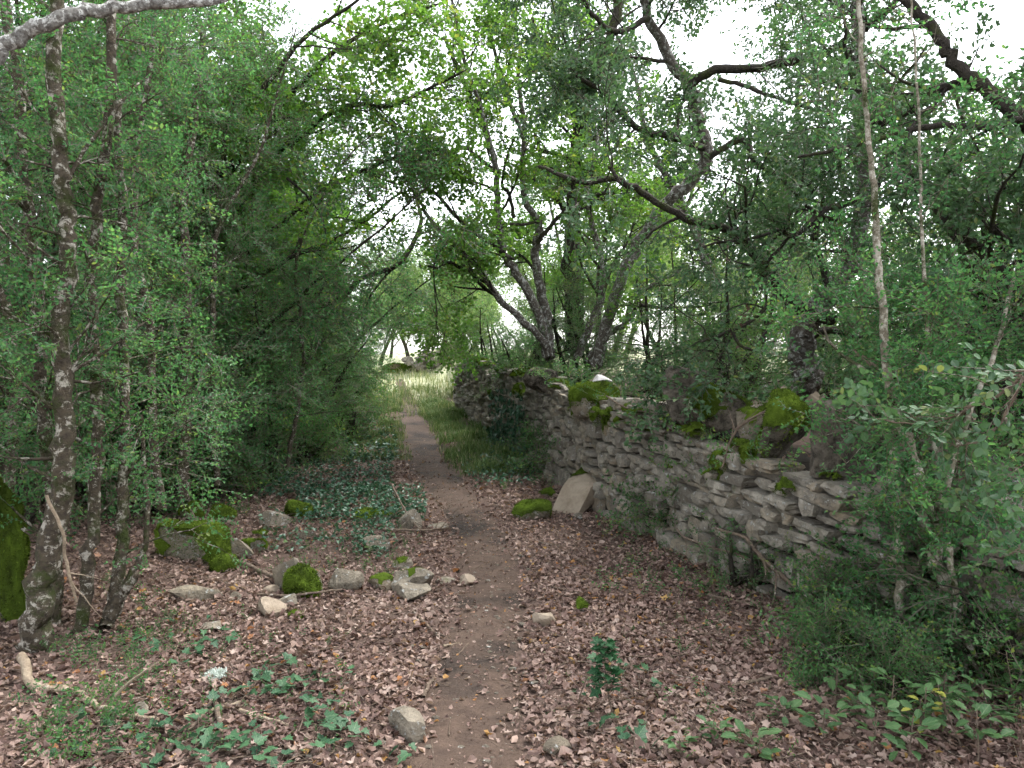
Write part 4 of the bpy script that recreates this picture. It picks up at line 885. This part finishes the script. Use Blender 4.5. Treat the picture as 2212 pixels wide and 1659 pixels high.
for (n, y0, y1, s0, s1) in ((60000, 2.2, 8.5, .022, .046), (26000, 8.5, 15, .036, .066), (9000, 15, 24, .05, .09)):
    x, y = ground_pts(n * 2, y0, y1)
    dp = np.abs(x - path_x(y)) / path_w(y)
    pr = np.where(dp < .6, .05, np.where(dp < 1.0, .2, np.where(dp < 1.5, .7, 1.0)))
    pr = pr * np.where(x > wall_x(y) - .05, 0, 1) * np.where(x < -4.8, 0, 1)
    cl = np.array([noise.noise((a * .9, b * .9, 4)) for a, b in zip(x, y)]); pr = pr * np.clip(.85 + .9 * cl, .15, 1)
    pr = np.where((x < path_x(y) - .5) & (y < 8.5), pr * .8, pr)
    pr = np.where(y > 13, pr * .45, pr)
    k = rng.random(len(x)) < pr; x, y = x[k][:n], y[k][:n]
    m = len(x); P = np.c_[x, y, gh(x, y) + rng.uniform(.002, .022, m)]
    tint = np.clip(rng.normal(.46, .24, m) + .3 * np.array([noise.noise((a * 1.3, b * 1.3, 9)) for a, b in zip(x, y)]), 0, .87); tint = np.where(rng.random(m) < .035, rng.uniform(.9, .98, m), tint)
    scatter_shapes(lit, LITTER, P, np.where(rng.random(m) < .12, 1.5, 1) * rng.uniform(s0 * .75, s1, m), .38, tint)
for (a, b, w, d_) in ROCKINFO:
    t = rng.uniform(0, 6.28, 14); e = rng.uniform(.42, .62, 14); x = a + np.cos(t) * w * e; y = b + np.sin(t) * d_ * e
    scatter_shapes(lit, LITTER, np.c_[x, y, gh(x, y) + rng.uniform(.008, .035, 14)], rng.uniform(.03, .055, 14), .6, np.clip(rng.normal(.4, .22, 14), 0, .9))
y = rng.uniform(2.3, 14, 1900); x = path_x(y) + rng.normal(size=1900) * path_w(y) * .75; P = np.c_[x, y, gh(x, y) + rng.uniform(.012, .02, 1900)]
scatter_shapes(lit, LITTER[2:], P, rng.uniform(.008, .026, 1900), .3, np.clip(rng.normal(.5, .28, 1900), 0, .95))
tag(obj('leaf_litter', lit.mesh('leaf_litter', M_LITTER), kind='stuff'), 'pinkish brown dead leaves covering the forest floor', 'leaf litter')
# leaves caught on the wall top
lw = MB(); q = [at(px_, py_, Y_) for px_, py_, Y_ in ((1590, 965, 5.9), (1640, 975, 5.6), (1440, 930, 6.9), (1420, 915, 7.1), (1700, 985, 5.4), (1470, 925, 6.7))]
P = np.repeat(np.array(q), 22, 0) + rng.normal(size=(132, 3)) * (.08, .08, .012)
scatter_shapes(lw, LITTER, P, rng.uniform(.03, .055, 132), .4, np.clip(rng.normal(.5, .2, 132), 0, .95))
obj('caught_leaves', lw.mesh('caught_leaves', M_LITTER, WO), wall, kind='stuff')
pb = MB(); y = rng.uniform(2.4, 12, 260); x = path_x(y) + rng.normal(size=260) * path_w(y) * .8
for a, b in zip(x, y):
    V, T = ico1; s_ = rng.uniform(.006, .022); pb.add(V * (s_, s_ * .8, s_ * .5) * (1 + .2 * rng.normal(size=V.shape)) + (a, b, float(gh(a, b)) + .012), T)
tag(obj('pebbles', pb.mesh('pebbles', M_ROCK, (0, 0, 0), True, 20), kind='stuff'), 'small pebbles trodden into the earth path', 'pebbles')
# small twigs lying about
tl = MB(); x, y = ground_pts(4200, 2.3, 13, .5); k = (x < wall_x(y) - .1) & (x > -4.5) & (rng.random(len(x)) < np.where(np.abs(x - path_x(y)) < path_w(y), .22, .9)); x, y = x[k], y[k]
for a, b in zip(x, y):
    L = rng.uniform(.05, .3); t = rng.uniform(0, 6.28); z_ = float(gh(a, b)) + rng.uniform(.012, .03)
    pts = wander((a, b, z_), (math.cos(t), math.sin(t), rng.normal() * .06), L, 3, .14, 0)
    tube(tl, pts, np.linspace(rng.uniform(.0015, .004), .001, 4), 4)
tag(obj('twig_litter', tl.mesh('twig_litter', B_STICK, (0, 0, 0), True), kind='stuff'), 'thin dead twigs strewn over the fallen leaves', 'twigs')

# ------------------------------------------------------------------ grass along the far part of the path
gr = MB()
def blades(n, xf, yr, h, tm, lean=.45):
    y = rng.uniform(*yr, n); x = xf(y)
    cl = np.array([noise.noise((a_ * 1.6, b_ * 1.6, 2)) + .5 * noise.noise((a_ * 5, b_ * 5, 6)) for a_, b_ in zip(x, y)]); k = rng.random(n) < np.clip(.55 + 1.3 * cl, .08, 1); x, y, cl = x[k], y[k], cl[k]; n = len(x); h = h * np.clip(1 + cl, .4, 1.8)
    P = np.c_[x, y, gh(x, y) - .005]; a = rng.uniform(0, 6.28, n); hh = h * rng.uniform(.5, 1.2, n)
    d = np.c_[np.cos(a), np.sin(a), np.zeros(n)]; w = np.c_[-np.sin(a), np.cos(a), np.zeros(n)] * (.0022 + .00022 * y)[:, None]
    mid = P + d * (hh * lean * .35)[:, None] + np.c_[np.zeros((n, 2)), hh * .6]; tip = P + d * (hh * lean)[:, None] + np.c_[np.zeros((n, 2)), hh * .9]
    V = np.stack([P - w, P + w, mid + w * .7, mid - w * .7, tip], 1).reshape(-1, 3); b = (np.arange(n) * 5)[:, None, None]
    gr.add(V, (np.array([(0, 1, 2), (0, 2, 3), (3, 2, 4)])[None] + b).reshape(-1, 3), np.repeat(np.clip(rng.normal(tm, .2, n), 0, 1), 5))
blades(24000, lambda y: path_x(y) + path_w(y) * rng.uniform(.55, 1.3, len(y)) + rng.random(len(y)) * (wall_x(y) - path_x(y) - path_w(y) - .05), (10.4, 22), .15, .33)
blades(15000, lambda y: path_x(y) - path_w(y) * rng.uniform(.55, 1.3, len(y)) - rng.random(len(y)) ** 1.3 * 1.9, (12, 24), .13, .32)
blades(9000, lambda y: path_x(y) + rng.uniform(-3.5, 3.2, len(y)), (21.5, 42), .26, .62)
blades(9000, lambda y: path_x(y) + rng.uniform(-3.2, 3.0, len(y)), (18.5, 28), .2, .48)
tag(obj('grass', gr.mesh('grass', M_GRASS), kind='stuff'), 'green and straw-coloured grass beside the far part of the path', 'grass')

# ------------------------------------------------------------------ ivy ground cover and undergrowth
iv = MB(); IVL = [centred(outline_leaf(IVY, .25, .25)), centred(leaf3(1, .8, .2, .2)), centred(leaf3(1, .7, .15, .3))]
def region_pts(n, x0, x1, y0, y1):
    return on_grounds(rng.uniform(x0, x1, n), rng.uniform(y0, y1, n))
for (n, x0, x1, y0, y1, s0) in ((1500, 560, 850, 985, 1080, .055), (1300, 640, 920, 1060, 1130, .05), (500, 740, 860, 930, 1000, .07), (300, 560, 860, 1120, 1200, .045), (700, 1040, 1230, 930, 1030, .06), (260, 1000, 1150, 1010, 1060, .05), (420, 300, 620, 1010, 1080, .05), (260, 760, 840, 1120, 1220, .04)):
    P = region_pts(n, x0, x1, y0, y1); m = np.abs(P[:, 0] - path_x(P[:, 1])) > path_w(P[:, 1]) * 1.05; P = P[m & (P[:, 0] < wall_x(P[:, 1]) - .12)]
    P[:, 2] += rng.uniform(.02, .13, len(P)); scatter_shapes(iv, IVL, P, s0 * rng.uniform(.6, 1.2, len(P)), .45, np.clip(rng.normal(.45, .18, len(P)), 0, .92))
tag(obj('ivy_ground_cover', iv.mesh('ivy_ground_cover', M_IVYC), kind='stuff'), 'dense ivy carpet between the hedge and the path', 'ivy')
ug = MB()
for (n, x0, x1, y0, y1, sc) in ((130, 330, 760, 1330, 1640, .5), (110, 60, 300, 1500, 1650, .8), (140, 560, 900, 1130, 1260, .6), (120, 1300, 1560, 1130, 1300, .7), (90, 1060, 1230, 930, 1010, 1.1), (60, 1450, 1720, 1280, 1420, .5), (60, 960, 1100, 880, 960, 1.2), (26, 1420, 1700, 1500, 1659, .55), (120, 1060, 1300, 960, 1060, .9), (60, 1180, 1500, 1330, 1560, .3), (110, 330, 620, 1040, 1120, .9), (70, 240, 330, 1250, 1420, .6), (60, 330, 420, 1330, 1420, .5), (60, 100, 310, 1390, 1450, .7), (40, 230, 330, 1450, 1520, .6), (70, 1700, 2000, 1420, 1520, .9), (40, 1330, 1420, 1110, 1160, .9), (30, 1700, 1770, 1290, 1330, .8)):
    P = region_pts(n, x0, x1, y0, y1); m = (np.abs(P[:, 0] - path_x(P[:, 1])) > path_w(P[:, 1])) & (P[:, 0] < wall_x(P[:, 1]) - .12); P = P[m]
    P[:, 2] -= .01; D = rng.normal(size=(len(P), 3)) * .5 + (0, 0, .9)
    place(ug, BOXN, P, D, sc * rng.uniform(.7, 1.2, len(P)), .2, .8, .15, -.05)
for (px_, py_, Y_, n) in ((1240, 815, 9.0, 26), (1180, 810, 10.4, 26), (1330, 850, 7.9, 16), (1560, 950, 5.9, 14), (1620, 985, 5.4, 10), (1100, 800, 12.5, 20), (1440, 905, 6.9, 8), (1480, 1010, 6.2, 14), (1700, 1010, 5.1, 8)):
    P = at(px_, py_, Y_) + rng.normal(size=(n, 3)) * (.16, .16, .04); place(ug, BOXN, P, rng.normal(size=(n, 3)) * .6 + (-.3, -.2, .6), 1.1 * rng.uniform(.7, 1.3, n), .3, .8, .15, .1)
tag(obj('undergrowth', ug.mesh('undergrowth', M_BOXL), kind='stuff'), 'small green shoots growing up through the fallen leaves', 'undergrowth')

# ------------------------------------------------------------------ low shrubs at the wall foot and lower right
SHR = [gen_box(.75, 4001, 6, .38, 9, 13, 1.75, mat=M_BOXL, tw_len=(.1, .24)), gen_box(.6, 4002, 7, .42, 9, 13, 1.75, mat=M_BOXL, tw_len=(.1, .26))]
SHR = [s_[0] for s_ in SHR]
SHRUBS = [
 ('dark box shrub at the wall foot beyond the leaning slab', 0, 1238, 1030, 1.05), ('low box shrub left of the dark shrub along the wall', 1, 1160, 1005, .8), ('box shrub growing up the wall beside the dark shrub', 1, 1290, 1020, .9),
 ('box shrub at the wall foot right of the moss cushion', 0, 1450, 1165, .75), ('grassy green shrub climbing the wall face', 1, 1470, 1120, .7),
 ('box shrub under the two thin dead branches', 0, 1610, 1270, .62),
 ('broad box shrub at the foot of the pale stems', 0, 1900, 1450, .5), ('box shrub left of the broad one in the right foreground', 1, 1800, 1450, .5), ('box shrub between the pale stems and the right edge', 0, 2020, 1420, .5),
 ('box shrub in the right corner behind the seedlings', 1, 2140, 1460, .75), ('box shrub just before the wall behind the pale stems', 0, 1990, 1370, .8), ('box shrub right of the dark thin stem', 0, 2190, 1390, .8), ('dense box shrub in the lower right before the wall', 0, 2200, 1490, .8), ('leafy box shrub hiding the wall foot between shrubs', 1, 1840, 1370, .62), ('leafy shrub low on the right among oak seedlings', 1, 1930, 1510, .5),
 ('box shrub at the foot of the hedge behind the mossy stones', 0, 450, 1080, .9), ('low box shrub at the hedge foot by the bare brown stone', 1, 340, 1110, 1.0), ('box shrub spilling from the hedge above the ivy', 0, 560, 1045, 1.0), ('box shrub at the hedge foot by the pale stem', 1, 660, 1000, 1.0), ('box shrub at the hedge foot nearer the path bend', 0, 740, 960, 1.1)]
for k, (lab, b, px_, py_, s_) in enumerate(SHRUBS):
    p = on_ground(px_, py_)
    box_tree(lab, SHR[b], tuple(p), k * 1.9, s_, 'low box shrubs on the forest floor', name='box_shrub', cat='shrub')

# ------------------------------------------------------------------ leaf meshes shared by ivy plants and seedlings
def plant_leaf_mat(name, c1, c2, vein):
    m, n, l = new_mat(name); tc = n.new('ShaderNodeTexCoord'); oi = n.new('ShaderNodeObjectInfo')
    base = mixc(n, l, oi.outputs['Random'], c1, c2)
    sx = n.new('ShaderNodeSeparateXYZ'); l.new(tc.outputs['Object'], sx.inputs[0])
    ab = n.new('ShaderNodeMath'); ab.operation = 'ABSOLUTE'; l.new(sx.outputs[1], ab.inputs[0])
    v1 = n.new('ShaderNodeMath'); v1.operation = 'LESS_THAN'; v1.inputs[1].default_value = .018; l.new(ab.outputs[0], v1.inputs[0])
    mu = n.new('ShaderNodeMath'); mu.operation = 'MULTIPLY'; mu.inputs[1].default_value = 1.5; l.new(ab.outputs[0], mu.inputs[0])
    wv = n.new('ShaderNodeMath'); wv.operation = 'SUBTRACT'; l.new(sx.outputs[0], wv.inputs[0]); l.new(mu.outputs[0], wv.inputs[1])
    pm = n.new('ShaderNodeMath'); pm.operation = 'PINGPONG'; pm.inputs[1].default_value = .13; l.new(wv.outputs[0], pm.inputs[0])
    v2 = n.new('ShaderNodeMath'); v2.operation = 'LESS_THAN'; v2.inputs[1].default_value = .014; l.new(pm.outputs[0], v2.inputs[0])
    mx = n.new('ShaderNodeMath'); mx.operation = 'MAXIMUM'; l.new(v1.outputs[0], mx.inputs[0]); l.new(v2.outputs[0], mx.inputs[1])
    ms = n.new('ShaderNodeMath'); ms.operation = 'MULTIPLY'; ms.inputs[1].default_value = .6; l.new(mx.outputs[0], ms.inputs[0])
    c = mixc(n, l, ms.outputs[0], base, vein)
    p = n.new('ShaderNodeBsdfPrincipled'); p.inputs['Roughness'].default_value = .5; p.inputs['Specular IOR Level'].default_value = .25; l.new(c, p.inputs['Base Color'])
    t = n.new('ShaderNodeBsdfTranslucent'); l.new(c, t.inputs[0]); x = n.new('ShaderNodeMixShader'); x.inputs[0].default_value = .25
    l.new(p.outputs[0], x.inputs[1]); l.new(t.outputs[0], x.inputs[2]); o = n.new('ShaderNodeOutputMaterial'); l.new(x.outputs[0], o.inputs[0]); return m
M_IVY = plant_leaf_mat('ivy_leaf', (.022, .068, .034), (.052, .125, .054), (.15, .23, .12))
M_SEED = plant_leaf_mat('seedling_leaf', (.04, .10, .035), (.075, .155, .05), (.13, .19, .08))
M_YEL = plant_leaf_mat('yellow_leaf', (.22, .25, .03), (.30, .30, .05), (.3, .32, .1))
M_DARKL = plant_leaf_mat('dark_sapling_leaf', (.012, .05, .018), (.025, .085, .03), (.04, .11, .045))
def leaf_mesh(name, pts, mat, curl, fold):
    V, T = outline_leaf(pts, curl, fold); me = raw_mesh('leaf', V, T, None, True); me.materials.append(mat); return me
IVM = [leaf_mesh('leaf', IVY, M_IVY, c, f) for c, f in ((.15, .15), (.3, .25), (.05, .3), (.35, .05))]
SDM = [leaf_mesh('leaf', TOOTH, M_SEED, c, f) for c, f in ((.2, .2), (.35, .3), (.1, .35))]
YLM = [leaf_mesh('leaf', TOOTH, M_YEL, .2, .25)]
DKM = [leaf_mesh('leaf', LOBED, M_DARKL, .2, .25), leaf_mesh('leaf', MAPLE, M_DARKL, .1, .2)]
def ivy_plant(label, px_, py_, n, spread, size, seed):
    r_ = random.Random(seed); p = on_ground(px_, py_); root = thing('ivy_plant', label, 'ivy', tuple(p), 'ivy plants on the forest floor')
    a0 = r_.uniform(0, 6.28)
    for k in range(2):
        mb = MB()
        a = a0 + k * r_.uniform(1.8, 3.4); pts = []
        for t in np.linspace(0, 1, 6):
            x = math.cos(a + t * .6) * spread * t; y = math.sin(a + t * .6) * spread * t
            pts.append((x, y, float(gh(p[0] + x, p[1] + y)) - p[2] + .018))
        tube(mb, pts, .0028, 5)
        for i in range(n // 2):
            t = r_.uniform(.02, 1); x = math.cos(a + t * .6) * spread * t + r_.gauss(0, .035); y = math.sin(a + t * .6) * spread * t + r_.gauss(0, .035)
            z0 = float(gh(p[0] + x, p[1] + y)) - p[2]; z = z0 + r_.uniform(.025, .075)
            rx, ry = math.cos(a + t * .6) * spread * t, math.sin(a + t * .6) * spread * t; tube(mb, [(rx, ry, float(gh(p[0] + rx, p[1] + ry)) - p[2] + .018), (x, y, z)], .0013, 3)
            obj('leaf', r_.choice(IVM), root, (x, y, z), (r_.gauss(.25, .3), r_.gauss(0, .3), r_.uniform(0, 6.28)), (size * r_.uniform(.6, 1.2),) * 3)
        obj('runner', mb.mesh('runner', B_STICK, (0, 0, 0), True), root)
IV = [(400, 1425, 'ivy with large leaves nearest the pale lichen tuft'), (470, 1400, 'ivy just above the pale lichen tuft'), (560, 1465, 'ivy to the right of the pale lichen tuft'), (600, 1500, 'ivy above the straight pale stick'), (520, 1505, 'ivy beside the forked end of the crossed sticks'), (660, 1530, 'ivy left of the path above the grey block'), (290, 1625, 'ivy at the bottom left below the curved stick'), (345, 1600, 'ivy under the crossed sticks'), (385, 1645, 'ivy at the bottom edge below the crossed sticks'), (505, 1615, 'ivy below the upright short stick'), (590, 1635, 'ivy at the bottom edge below the straight pale stick'), (645, 1645, 'second ivy along the bottom edge left of the grey block'), (700, 1590, 'ivy close to the grey block on the path edge'), (760, 1600, 'ivy runner reaching towards the grey block'), (430, 1575, 'ivy in the angle of the crossed sticks'), (690, 1490, 'small ivy left of the path in the leaves'), (335, 1395, 'ivy under the forked left stem'), (1360, 1600, 'blue-green ivy below the dark sapling'), (1390, 1480, 'tiny ivy right of the dark sapling'), (210, 1600, 'ivy at the bottom left corner'), (450, 1640, 'ivy patch between two bottom-edge ivies')]
for k, (px_, py_, lab) in enumerate(IV): ivy_plant(lab, px_, py_, 12 if k not in (17,) else 14, .24 if k != 17 else .14, .058, 700 + k)
def seedling(label, px_, py_, h, n, size, meshes, seed, name='oak_seedling', cat='seedling', cone=False, group='seedlings on the forest floor'):
    r_ = random.Random(seed); p = on_ground(px_, py_); root = thing(name, label, cat, tuple(p), group)
    mb = MB(); st = wander((0, 0, -.01), (r_.gauss(0, .15), r_.gauss(0, .15), 1), h, 5, .06, 0); tube(mb, st, np.linspace(.0045, .002, 6), 5)
    for i in range(n):
        t = r_.uniform(.38, 1) if cone else r_.uniform(.25, 1); q = np.array([np.interp(t, np.linspace(0, 1, 6), st[:, j]) for j in range(3)]); a = i * 2.4 + r_.uniform(-.3, .3)
        e = q + np.array([math.cos(a), math.sin(a), .3]) * size * (.8 * (1.08 - t) + .1 if cone else r_.uniform(.1, .9)); tube(mb, [q, e], .0014, 3)
        obj('leaf', r_.choice(meshes), root, tuple(e), (r_.gauss(0, .3), r_.gauss(-.25, .3), a), (size * r_.uniform(.7, 1.15),) * 3)
    obj('stem', mb.mesh('stem', B_STICK, (0, 0, 0), True), root)
SD = [(1850, 1560, .22, 'oak seedling left of the pair by the yellow one'), (1920, 1580, .25, 'tall oak seedling just left of the yellow-leaved one'), (1990, 1600, .2, 'oak seedling below the yellow-leaved one'), (1880, 1640, .2, 'oak seedling at the bottom edge below the tall one'), (2080, 1620, .24, 'oak seedling right of the yellow-leaved one'), (2150, 1590, .26, 'oak seedling near the right edge of the picture'), (2200, 1640, .24, 'oak seedling in the bottom right corner'), (1780, 1600, .16, 'short oak seedling in open leaves left of the others'), (1640, 1645, .12, 'single small seedling at the bottom edge'), (1800, 1530, .2, 'oak seedling below the left box shrub'), (2040, 1560, .25, 'oak seedling behind the yellow-leaved one'), (1960, 1650, .2, 'oak seedling at the bottom edge right of centre group'), (2110, 1655, .22, 'oak seedling low on the bottom edge near the corner'), (2190, 1540, .28, 'tall oak seedling against the right edge'), (1700, 1560, .12, 'low seedling with pale leaves near the fallen leaves')]
for k, (px_, py_, h, lab) in enumerate(SD): seedling(lab, px_, py_, h, 15, .066, SDM, 800 + k)
seedling('seedling with bright yellow toothed leaves in the right foreground', 1985, 1600, .24, 9, .06, YLM, 850)
seedling('dark green upright sapling alone in the leaf litter right of the path', 1325, 1548, .37, 90, .055, DKM, 851, 'sapling', 'sapling', True, None)
seedling('small dark shoot beside the dark green sapling', 1250, 1530, .2, 6, .035, DKM, 852, 'sapling', 'sapling', True, None)
seedling('bright green weed right of the dark sapling', 1550, 1605, .1, 16, .05, SDM, 853, 'weed', 'weed'); seedling('bright green weed below the dark sapling', 1470, 1640, .1, 14, .05, SDM, 854, 'weed', 'weed')
seedling('single small weed in the path-side leaves', 1285, 1480, .06, 5, .045, SDM, 855, 'weed', 'weed')

# ivy climbing the far wall face
ic = MB(); n = 620; Y_ = rng.uniform(11.2, 14.6, n); zz = rng.uniform(.05, 1.05, n); zz = np.where(rng.random(n) < np.clip(1.25 - np.abs(Y_ - 12.6) * .55, .1, 1), zz, zz * .25)
P = np.c_[wall_x(Y_) - .30 - rng.uniform(0, .08, n), Y_, gh(wall_x(Y_) - .3, Y_) + zz]; X = norm(np.c_[rng.normal(size=n) * .6, rng.normal(size=n) * .8, -np.ones(n)])
Zn = norm(np.c_[-np.ones(n), -.5 + rng.normal(size=n) * .3, .4 + rng.normal(size=n) * .3]); Zn = norm(Zn - (Zn * X).sum(1, keepdims=True) * X); Yv = np.cross(Zn, X)
V0, T0 = leaf3(1, .85, .15, .15); S_ = rng.uniform(.05, .09, n)
V = P[:, None] + S_[:, None, None] * (V0[None, :, :1] * X[:, None] + V0[None, :, 1:2] * Yv[:, None] + V0[None, :, 2:] * Zn[:, None])
ic.add(V.reshape(-1, 3), (T0[None] + (np.arange(n) * len(V0))[:, None, None]).reshape(-1, 3), np.repeat(np.clip(rng.normal(.2, .15, n), 0, .9), len(V0)))
ip = (float(wall_x(12.6)) - .3, 12.6, float(gh(wall_x(12.6) - .3, 12.6)))
r_ = thing('climbing_ivy', 'dark ivy curtain hanging on the far part of the wall', 'ivy', ip)
obj('foliage', ic.mesh('foliage', M_IVYC, ip), r_, kind='stuff')

# ------------------------------------------------------------------ sticks and dead branches
def stick(label, px, w, mat, lift=.015, name='dead_stick', forks=0, flat=True, Y=None, group='dead sticks on the forest floor'):
    if Y is None: P = np.array([on_ground(a, b) for a, b in px]); P[:, 2] += lift if np.isscalar(lift) else np.array(lift)
    else: P = np.array([at(a, b, y) for (a, b), y in zip(px, np.interp(np.linspace(0, 1, len(px)), np.linspace(0, 1, len(Y)), Y))])
    n = len(P) * 4; Ps = smooth_line(P, n); d = np.interp(np.linspace(0, 1, n), np.linspace(0, 1, len(P)), np.linalg.norm(P - (0, 0, EYE), axis=1)); rad = np.interp(np.linspace(0, 1, n), np.linspace(0, 1, len(np.atleast_1d(w))), np.atleast_1d(w)) * d / FPX / 2
    Ps[1:-1] += rng.normal(size=(n - 2, 3)) * rad[1:-1, None] * .25
    L = [(Ps, rad)]; root = thing(name, label, 'stick', tuple(P[0]), group)
    obj('stem', limbs_mesh('stem', L, mat, P[0], 8, .06), root)
    for k in range(forks):
        i = rng.integers(n // 4, n - 2); tg = norm(Ps[i + 1] - Ps[i]); dd = norm(tg + rng.normal(size=3) * .5 + (0, 0, .15)); ln = rng.uniform(.12, .4)
        obj('side_twig', limbs_mesh('side_twig', [(wander(Ps[i], dd, ln, 5, .12, 0), np.linspace(rad[i] * .6, .001, 6))], mat, P[0], 5, .04), root)
    return root
stick('long curved bare stick in the left foreground', [(46, 1468), (70, 1493), (123, 1498), (169, 1507), (197, 1528), (246, 1546), (292, 1556), (341, 1563)], (17, 15, 13, 9), B_PSTICK, (.12, .03, .02, .02, .02, .02, .02, .015), forks=2)
stick('pale bent stick right of the long curved stick', [(397, 1560), (453, 1547), (518, 1526)], (10, 9, 7), B_PSTICK, .02, forks=1)
stick('straight pale stick lying alone among the ivy', [(518, 1544), (570, 1560), (622, 1577)], (9, 8, 6), B_PSTICK, .02)
stick('short dark stick across the pale bent stick', [(467, 1536), (472, 1562), (478, 1595)], (11, 10, 7), B_STICK, .03)
stick('thin stick slanting under the pale bent stick', [(362, 1640), (422, 1577), (453, 1535), (464, 1500)], (7, 7, 5), B_STICK, .03)
stick('long dark dead branch running down to the moss ball', [(439, 1160), (473, 1192), (500, 1217), (560, 1243), (600, 1265), (632, 1287)], (5, 7, 8, 9, 8), B_STICK, (.1, .06, .04, .04, .05, .06), forks=4)
stick('thin stick lying in front of the moss ball', [(557, 1300), (620, 1303), (680, 1297), (738, 1289)], (4, 5, 4), B_STICK, .05, forks=1)
stick('thin forked twig rising behind the long mossy block', [(439, 1160), (415, 1130), (409, 1105), (400, 1060), (405, 1045)], (6, 5, 3), B_STICK, (.03, .1, .2, .35, .45), forks=2)
stick('grey dead branch with side twigs by the rough grey stone', [(825, 1158), (870, 1160), (920, 1158), (970, 1156)], (5, 5, 3), B_STICK, .06, forks=6)
stick('dark bare twig over the tall tan stone', [(846, 1095), (870, 1125), (899, 1150), (935, 1165)], (4, 4, 3), B_STICK, (.25, .15, .06, .03), forks=4)
stick('low grey twig in front of the rough grey stone', [(780, 1190), (840, 1180), (900, 1172)], (4, 3), B_STICK, .04, forks=4)
stick('long thin dead branch leaning from the wall top to the leaves', [(1546, 1140), (1610, 1162), (1631, 1190), (1673, 1228), (1722, 1272)], (6, 8, 10, 9), B_STICK, Y=(5.6, 5.2, 4.95), forks=5, group=None)
stick('thin dead branch lying before the wall next to the leaning one', [(1462, 1142), (1480, 1162), (1539, 1182), (1610, 1205), (1680, 1260)], (4, 5, 4), B_STICK, Y=(6.1, 5.6, 5.2), forks=4, group=None)
stick('broken stick propped against the wall foot', [(1754, 1298), (1757, 1263), (1775, 1250), (1810, 1230)], (7, 8, 9), B_PSTICK, Y=(4.7, 4.75, 4.8), forks=1, group=None)
stick('dark stick in the leaves below the leaning branch', [(1529, 1292), (1600, 1308), (1690, 1327)], (6, 7, 5), B_STICK, .02, forks=1)
stick('grey stick in the leaves left of the low shrubs', [(1585, 1490), (1640, 1478), (1680, 1470)], (7, 8, 6), B_STICK, .02)
stick('bare twiggy branch sprawling over the mossy wall boulders', [(1560, 1010), (1575, 960), (1600, 920), (1650, 890), (1700, 870)], (4, 5, 4), B_STICK, Y=(5.45, 5.4, 5.5), forks=9, group=None)
stick('bare twigs hanging from the wall top above the upright slab', [(1310, 855), (1350, 880), (1400, 890), (1440, 893)], (3, 4, 3), B_STICK, Y=(7.6, 7.1), forks=8, group=None)
stick('reddish bare branch slanting behind the pale stems', [(1845, 758), (1880, 785), (1925, 815)], (6, 8, 9), B_STICK, Y=(4.9, 4.5), forks=0, group=None)
stick('short stick at the left edge of the path', [(915, 1515), (925, 1490), (935, 1477)], (8, 7), B_STICK, .02)
stick('thin straight twig lying across the path', [(985, 1425), (1000, 1412), (1012, 1398)], (4, 4), B_STICK, .02)
stick('pale twig lying on the left half of the path', [(957, 1403), (980, 1399), (998, 1398)], (5, 4), B_PSTICK, .02)
stick('dark twig left of the path beyond the stones', [(893, 1328), (925, 1360), (948, 1385)], (6, 6, 4), B_STICK, .02, forks=1)
stick('thin stick leaning among the left tree stems', [(100, 1070), (135, 1150), (140, 1200), (165, 1300)], (6, 6, 5), B_PSTICK, Y=(4.1, 4.2), forks=2, group=None)
# mossy boulder at the left edge, pale lichen tuft
rock('big mossy boulder at the left edge behind the stems', 5, 1360, 110, 330, 640, moss=-.4, thick=.03, depth=.8, name='mossy_boulder', cat='boulder', group=None, mat=M_SLAB, sub=4)
p = on_ground(466, 1468); lt = MB(); n = 900; D = norm(rng.normal(size=(n, 3)) + (0, 0, .8)); D[:, 2] = np.abs(D[:, 2])
c = rng.normal(size=(n, 3)) * (.022, .02, .006); w = norm(np.cross(D, rng.normal(size=(n, 3)))) * .0022; e = c + D * rng.uniform(.012, .03, n)[:, None] * (1, 1, .8)
lt.add(np.stack([c - w, c + w, e + w * 1.4, e - w * .4], 1).reshape(-1, 3), (np.array([(0, 1, 2), (0, 2, 3)])[None] + (np.arange(n) * 4)[:, None, None]).reshape(-1, 3), .5)
M_LT = leaf_mat('pale_lichen', [(0, (.42, .47, .43)), (1, (.55, .6, .55))], .1, .8, .1)
tag(obj('lichen_tuft', lt.mesh('lichen_tuft', M_LT), None, (p[0], p[1], p[2] + .02)), 'pale grey-green tuft of lichen on the fallen leaves', 'lichen')
